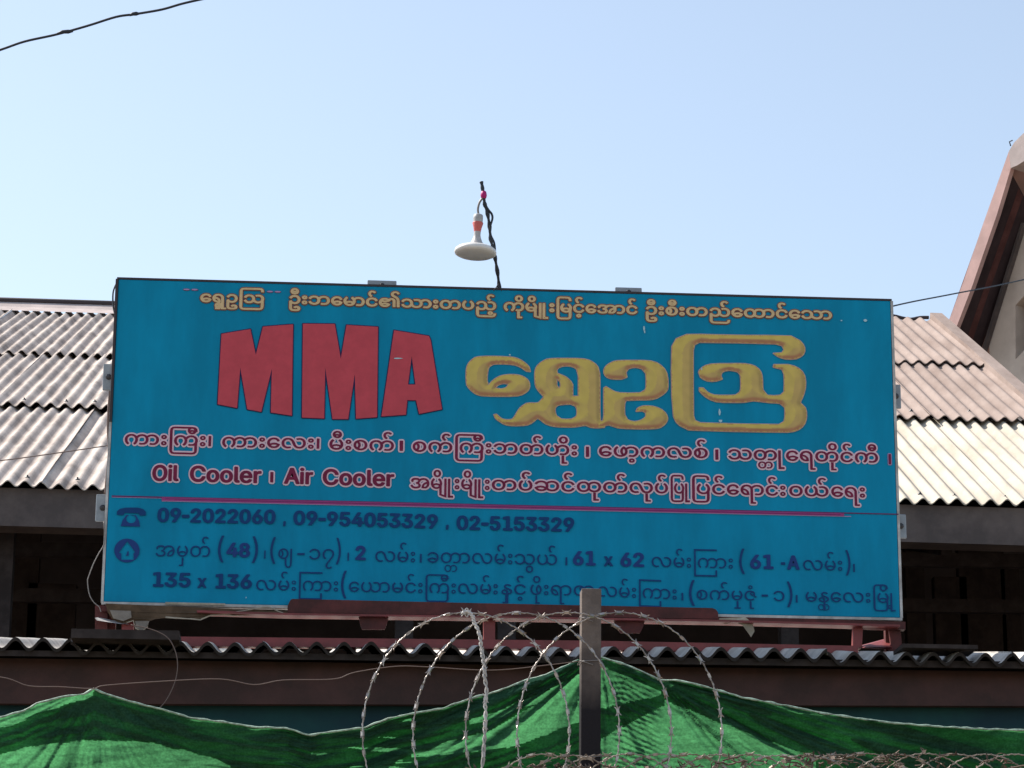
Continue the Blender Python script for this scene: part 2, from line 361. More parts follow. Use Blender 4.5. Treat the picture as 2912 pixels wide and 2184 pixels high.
bolts(FR, PR, (11, 13, 16, 18, 21), ((0.12, 0.057), ), roofR, xe - nwr * PR * 3)
bolts(FR, PR, (12, 15, 17, 19), ((yq1 + 0.15, 0.098), ), roofR, xe - nwr * PR * 3)
# --- lintels under the eaves, dark room behind
def lintel(name, fr, x0, x1, h, m_, back=0.10, drop=0.10):
    b = MB(); up = Vector((0, 0, 1)); yv = Vector((0, 1, 0))
    p0 = fr[0] + fr[1] * x0 + yv * back - up * drop; p1 = fr[0] + fr[1] * x1 + yv * back - up * drop
    b.quad(p0 - up * h, p1 - up * h, p1, p0); b.quad(p0, p1, p1 + yv * 0.2, p0 + yv * 0.2)
    b.quad(p0 - up * h + yv * 0.2, p1 - up * h + yv * 0.2, p1 - up * h, p0 - up * h)
    b.quad(p0 + yv * 0.2, p1 + yv * 0.2, p1 - up * h + yv * 0.2, p0 - up * h + yv * 0.2)
    return b.build(name, m_, shop)
lintel('lintel', FL, -3, 2.25, 0.235, M_fascia_g, 0.06, -0.03)
lintel('lintel', FR, -2.45, 4.5, 0.235, M_fascia_g, 0.06, -0.03)
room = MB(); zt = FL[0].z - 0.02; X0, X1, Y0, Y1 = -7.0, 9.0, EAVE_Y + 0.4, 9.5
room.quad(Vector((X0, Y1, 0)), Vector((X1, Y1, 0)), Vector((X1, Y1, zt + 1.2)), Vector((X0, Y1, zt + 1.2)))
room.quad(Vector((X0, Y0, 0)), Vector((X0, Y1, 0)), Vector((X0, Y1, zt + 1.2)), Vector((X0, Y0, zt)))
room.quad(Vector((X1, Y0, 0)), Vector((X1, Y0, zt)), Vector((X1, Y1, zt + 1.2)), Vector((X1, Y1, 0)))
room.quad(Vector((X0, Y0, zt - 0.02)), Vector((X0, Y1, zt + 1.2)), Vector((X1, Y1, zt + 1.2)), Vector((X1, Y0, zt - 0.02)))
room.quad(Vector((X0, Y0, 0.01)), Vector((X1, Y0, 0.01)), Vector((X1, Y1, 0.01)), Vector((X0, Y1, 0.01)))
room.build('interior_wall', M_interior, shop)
for u in (-160, 8, 1150, 1440, 2240):
    p = at(u, 1700, EAVE_Y + 0.5); b = MB(); b.bar(Vector((p.x, p.y, 0)), Vector((p.x, p.y, zt - 0.05)), 0.11, 0.12, Vector((0, 1, 0)))
    b.build('timber_post', M_timber, shop)
for v, yy in ((1560, 5.2), (1690, 6.0)):
    b = MB(); b.bar(at(-300, v, yy), at(3200, v + 40, yy), 0.07, 0.09); b.build('timber_beam', M_timber, shop)

rk = random.Random(5)
for i in range(9):
    u = 60 + i * 330 + rk.uniform(-60, 60)
    if 400 < u < 2300 and i % 2: continue
    b = MB(); a_ = at(u, 1520, 8.6); b.bar(Vector((a_.x, 8.6, zt + 0.9)), Vector((a_.x, 4.7, zt - 0.05)), 0.07, 0.10); b.build('rafter', M_timber, shop)
for i in range(7):
    u0_ = (-60, 60, 150, 2600, 2700, 2790, 2870)[i]; b = MB(); a_ = at(u0_, 1700, 7.5); b.box(Vector((a_.x, 7.5, a_.z - 0.4 + rk.uniform(-.1, .3))), (0.14 + 0.1 * (i % 3), 0.1, 1.1 + 0.4 * (i % 2))); b.build('wall_board', M_timber, shop)
# ================================================================== gable house on the right
GY = 12.0; gn = Vector((-0.82, -0.572, 0)).normalized(); g0 = at(2806, 1000, GY)
OV = 0.42
def gw(u, v, off=0.0): return hit(u, v, g0 + gn * off, gn)
house = thing('gabled_house', Vector((g0.x + 1.2, g0.y, 0)), 'cream rendered gable of a taller house with steep pink verge at the right edge', 'house')
bW = MB()
top = [gw(2811, 933), gw(2862, 778), gw(2915, 632), gw(3050, 250), gw(3190, 640), gw(3300, 1150)]
base = [gw(3300, 1150), gw(2806, 1002)]
cen = sum(((p) for p in top), Vector()) / len(top)
win = [gw(2888, 868), gw(2918, 835), gw(2990, 835), gw(2990, 990), gw(2918, 990), gw(2888, 1022)]
outer = [Vector((top[0].x, top[0].y, 0))] + top + [Vector((top[-1].x, top[-1].y, 0))]
def wall_with_hole(outer, hole, depth, m_, name, parent):
    ex = Vector((0, 0, 1)).cross(gn).normalized(); ez = Vector((0, 0, 1))
    o0 = outer[0]; P2 = [((p - o0).dot(ex), (p - o0).dot(ez)) for p in outer]; H2 = [((p - o0).dot(ex), (p - o0).dot(ez)) for p in hole]
    allp = P2 + H2; tr = tessellate_polygon([[Vector((x, y, 0)) for x, y in P2], [Vector((x, y, 0)) for x, y in H2]])
    b = MB(); V = [o0 + ex * x + ez * y for x, y in allp]; b.v = V; b.f = [tuple(t) for t in tr]
    n0 = len(P2); k = len(H2)
    for i in range(k):
        p, q = hole[i], hole[(i + 1) % k]; b.quad(p, q, q - gn * depth, p - gn * depth)
    for i in range(len(outer)):
        p, q = outer[i], outer[(i + 1) % len(outer)]; b.quad(p, p - gn * 0.25, q - gn * 0.25, q)
    return b.build(name, m_, parent)
wall_with_hole(outer, win, 0.16, M_cream, 'wall', house)
b = MB(); b.poly([p - gn * 0.16 for p in win]); wi = b.build('window', M_fascia_g, house)
b = MB()
for (a1, b1, c1, d1) in (((2912, 862), (2985, 862), (2985, 870), (2912, 870)), ((2912, 920), (2985, 920), (2985, 927), (2912, 927))):
    b = MB(); b.poly([gw(*q, -0.12) for q in (a1, b1, c1, d1)]); b.build('frame', M_white_edge, wi)
# verge board: traced outline with its own thickness
def slab(name, pts, off0, off1, m_, parent):
    F_ = [gw(u, v, off0) for u, v in pts]; B_ = [p - gn * (off0 - off1) for p in F_]; b = MB()
    b.poly(F_); b.poly(list(reversed(B_)))
    for i in range(len(F_)):
        j = (i + 1) % len(F_); b.quad(F_[i], B_[i], B_[j], F_[j])
    return b.build(name, m_, parent)
slab('verge_board', [(2690, 935), (2712, 950), (2764, 815), (2835, 610), (2874, 480), (2869, 430), (2791, 650), (2740, 800)], OV, OV - 0.05, M_trim, house)
slab('ridge_tile', [(2869, 430), (2874, 478), (2893, 470), (2912, 458), (2990, 400), (3100, 230), (2960, 330), (2884, 405)], OV + 0.03, OV - 0.25, M_ridge, house)
# roof skin above the verge and soffit behind it
b = MB(); A1, A2 = gw(2690, 935, OV - 0.02), gw(2872, 425, OV - 0.02); ext = A1 - (A2 - A1) * 0.6
b.quad(ext, A2, A2 - gn * 5, ext - gn * 5); b.build('roof', M_tile, house)
b = MB()
E1, E2 = gw(2712, 950, OV - 0.05), gw(2872, 484, OV - 0.05); ext2 = E1 - (E2 - E1) * 0.6
W1, W2 = gw(2811, 933, 0.0), gw(2930, 590, 0.0)
b.quad(ext2, E2, W2, W1 - (W2 - W1) * 0.5); b.build('soffit', M_soffit, house)
b = MB(); Q = lambda a_, c_, t: a_ + (c_ - a_) * t
for t0, t1, lift in ((0.52, 0.66, 0.012),):
    L1 = Q(ext2, W1 - (W2 - W1) * 0.5, t0); L2 = Q(E2, W2, t0); L3 = Q(E2, W2, t1); L4 = Q(ext2, W1 - (W2 - W1) * 0.5, t1)
    d = gn * 0.03; b.quad(L1 + d, L2 + d, L3 + d, L4 + d); b.quad(L1, L2, L2 + d, L1 + d); b.quad(L4 + d, L3 + d, L3, L4)
b.build('batten', M_soffit_red, house)
b = MB()
b.bar(gw(2798, 1002, 0.03), gw(2912, 634, 0.03), 0.03, 0.05, gn); b.build('moulding', M_fascia_g, house)
b = MB(); pp = gw(2874, 415, OV); b.tube([pp, pp + Vector((-0.01, 0, 0.04)), pp + Vector((0.02, 0, 0.055))], 0.006, 5); b.build('lightning_hook', M_wire_dark, house)

# ================================================================== lower awning in front of the workshop
AY = -0.42
A0 = at(0, 1842, AY); A1_ = at(2912, 1882, AY)
ea = (A1_ - A0).normalized(); h_ = Vector((0, 1, 0)); h_ = (h_ - ea * h_.dot(ea)).normalized()
SLA = radians(9.95)
sa = (h_ * cos(SLA) + Vector((0, 0, 1)) * sin(SLA)); sa = (sa - ea * sa.dot(ea)).normalized(); na = ea.cross(sa).normalized()
FA = (A0, ea, sa, na)
awn = thing('lean_to_awning', Vector((0.2, 0.6, 0)), 'shaded brown lean-to with corrugated awning edge running below the sign', 'lean-to')
PA = (A1_ - A0).length / (2912 / 76.6)
TOPA = 1.75
deck = mesh_obj('rafter_deck', [A0 + ea * x + sa * y - na * 0.045 for x, y in ((-1.4, 0.02), (6.2, 0.02), (6.2, TOPA), (-1.4, TOPA))], [(0, 1, 2, 3)], M_timber, awn)
nwa = 7; xa = -1.4 + 0.035; k = 0; rnd = random.Random(3)
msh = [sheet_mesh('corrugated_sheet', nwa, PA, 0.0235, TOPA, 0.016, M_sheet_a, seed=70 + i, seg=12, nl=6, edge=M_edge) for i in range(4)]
while xa < 6.2:
    o = bpy.data.objects.new('corrugated_sheet', msh[k % 4]); COL.objects.link(o)
    R = Matrix((ea, sa, na)).transposed().to_4x4(); R.translation = A0 + ea * xa + sa * rnd.uniform(-0.01, 0.01) + na * (0.001 + 0.006 * (k % 2))
    o.matrix_basis = R; attach_keep(o, deck); xa += nwa * PA; k += 1
b = MB(); dz = Vector((0, 0, 1))
# eaves purlin, brown board, teal sheet wall, all set back under the sheet edge
def strip(name, v0l, v0r, v1l, v1r, Y, th, m_, parent):
    F_ = [at(-250, v0l, Y), at(3150, v0r, Y), at(3150, v1r, Y), at(-250, v1l, Y)]
    o = MB(); o.poly([F_[3], F_[2], F_[1], F_[0]]); o.quad(F_[0], F_[1], F_[1] + Vector((0, th, 0)), F_[0] + Vector((0, th, 0)))
    o.quad(F_[3] + Vector((0, th, 0)), F_[2] + Vector((0, th, 0)), F_[2], F_[3]); return o.build(name, m_, parent)
strip('eaves_purlin', 1846, 1884, 1862, 1904, AY + 0.03, 0.06, M_timber, awn)
strip('brown_board', 1860, 1902, 2000, 2008, AY + 0.12, 0.05, M_fascia_b, awn)
zz = at(0, 1990, AY + 0.20).z
b = MB(); b.quad(Vector((-3.6, AY + 0.20, 0)), Vector((3.9, AY + 0.20, 0)), Vector((3.9, AY + 0.20, zz + 0.05)), Vector((-3.6, AY + 0.20, zz + 0.05)))
b.quad(Vector((3.9, AY + 0.20, 0)), Vector((3.9, 2.2, 0)), Vector((3.9, 2.2, zz + 0.3)), Vector((3.9, AY + 0.20, zz + 0.05)))
b.quad(Vector((-3.6, AY + 0.20, 0)), Vector((-3.6, AY + 0.20, zz + 0.05)), Vector((-3.6, 2.2, zz + 0.3)), Vector((-3.6, 2.2, 0)))
b.build('teal_wall', M_teal, awn)
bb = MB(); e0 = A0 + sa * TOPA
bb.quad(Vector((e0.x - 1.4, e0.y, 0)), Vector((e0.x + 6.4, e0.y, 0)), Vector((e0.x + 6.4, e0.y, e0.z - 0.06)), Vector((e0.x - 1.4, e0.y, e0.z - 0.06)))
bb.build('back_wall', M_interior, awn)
# flat dark plates lying on the sheets
b = MB(); b.box((at(362, 1821, AY + 0.02) + at(362, 1821, AY + 0.02)) / 2, (0.465, 0.30, 0.040)); pl = b.build('eaves_plate', M_timber, awn)
b = MB(); b.box(at(2660, 1849, AY + 0.05), (0.34, 0.2, 0.018)); b.build('eaves_plate', M_timber, awn)

# ================================================================== the sign
SH, SW, SHH = 3.66, 3.66, 1.53439526
SY = 0.0
def bp(u, v, d=0.0):                       # a point printed on the sign's face
    p = at(u, v, SY); return Vector((p.x, SY - d, p.z))
PXM = SW / 2230.0
sign = thing('shop_sign', Vector((0, 0.03, CZ - SHH / 2)), 'large blue signboard with red MMA and gold Burmese lettering standing on the awning', 'signboard')
hw, hh = SW / 2, SHH / 2
b = MB(); b.box((0, 0.022, CZ), (SW, 0.040, SHH)); panel = b.build('panel', M_blue, sign); bevel(panel, 0.003, 1)
panel.data.materials.clear(); panel.data.materials.append(M_blue)
b = MB()
fz0, fz1 = CZ - hh, CZ + hh
b.box((0, 0.024, fz0 - 0.007), (SW + 0.02, 0.05, 0.012)); b.box((-hw - 0.007, 0.026, CZ), (0.012, 0.05, SHH)); b.box((hw + 0.007, 0.026, CZ), (0.012, 0.05, SHH))
fr_ = b.build('edge_trim', M_white_edge, sign)
b = MB(); b.box((0, 0.026, fz1 + 0.005), (SW + 0.014, 0.05, 0.010)); b.box((-hw - 0.006, 0.020, CZ + hh * 0.55), (0.011, 0.052, SHH * 0.45)); b.build('edge_trim', M_ridge_dark, sign)
# torn vinyl wrap under the lower edge
def rag(pts, Y, m_=M_vinyl_back, name='torn_vinyl', curl=0.02, seed=1):
    V = []; n = len(pts)
    P3 = [at(u, v, Y - curl * mnoise.noise(Vector((u * 0.02, v * 0.02, seed)))) for u, v in pts]
    tr = tessellate_polygon([[Vector((u, v, 0)) for u, v in pts]])
    b = MB(); b.v = P3 + [p + Vector((0, 0.003, 0)) for p in P3]; b.f = [tuple(t) for t in tr] + [tuple(reversed([i + n for i in t])) for t in tr]
    for i in range(n):
        j = (i + 1) % n; b.f.append((i, j, j + n, i + n))
    return b.build(name, m_, sign)
low = [(818, 1752), (760, 1746), (700, 1750), (660, 1752), (640, 1749), (600, 1751), (570, 1764), (540, 1761), (500, 1759), (470, 1757), (440, 1760), (424, 1766), (419, 1784), (402, 1796), (385, 1788), (378, 1766), (360, 1772), (335, 1770), (318, 1760), (306, 1740)]
rag([(300, 1716), (560, 1727), (820, 1739)] + low, -0.02, M_vinyl_old)
for k in range(0, len(low) - 1):
    (ua, va), (ub, vb_) = low[k], low[k + 1]
    wdt = 3.0 + 2.2 * mnoise.noise(Vector((k * .7, 0, 0)))
    if 11 <= k <= 15 or k < 9: rag([(ua, va), (ub, vb_), (ub + 1, vb_ - wdt - 1), (ua + 1, va - wdt)], -0.026, M_vinyl_back, curl=0.0, seed=2)
rag([(384, 1766), (424, 1766), (418, 1782), (402, 1794), (388, 1786)], -0.03, M_rag_grey, curl=0.01, seed=5)
P_ = smoothpath([at(u, v, -0.03) for u, v in ((640, 1744), (700, 1736), (740, 1728), (765, 1727), (790, 1738), (806, 1744))], 4)
b = MB(); b.tube(P_, 0.003, 5); b.build('torn_vinyl', M_vinyl_back, sign, True)
rag([(312, 1735), (372, 1737), (374, 1756), (350, 1766), (322, 1758)], -0.032, M_rag_grey, curl=0.01, seed=4)
rag([(2045, 1758), (2120, 1755), (2140, 1772), (2146, 1795), (2136, 1812), (2128, 1800), (2112, 1778), (2092, 1770), (2064, 1774), (2044, 1770)], -0.02, seed=3)
rag([(470, 1712), (640, 1716), (642, 1721), (470, 1719)], -0.012, M_vinyl_back, curl=0.004)
# bolted tabs
def tab(u0, v0, u1, v1, vertical=True):
    c = (at(u0, v0, 0.045) + at(u1, v1, 0.045)) / 2; w = abs(u1 - u0) * PXM; h = abs(v1 - v0) * PXM
    o = MB(); o.box(c, (w, 0.012, h)); t = o.build('mounting_tab', M_tab, sign); bevel(t, 0.004, 2)
    bo = MB(); bo.lathe(c + Vector((0.0, -0.007, 0)), [(0.0, -0.010), (0.012, -0.009), (0.014, -0.004), (0.014, 0.002)], 10, Matrix.Rotation(pi / 2, 3, 'X').inverted() @ Matrix.Identity(3))
    bo.build('bolt', M_bolt, t, True)
tab(1044, 797, 1128, 832); tab(1748, 817, 1826, 850)
tab(293, 1034, 326, 1112); tab(273, 1406, 312, 1484)
tab(2532, 1092, 2562, 1164); tab(2545, 1462, 2577, 1532)

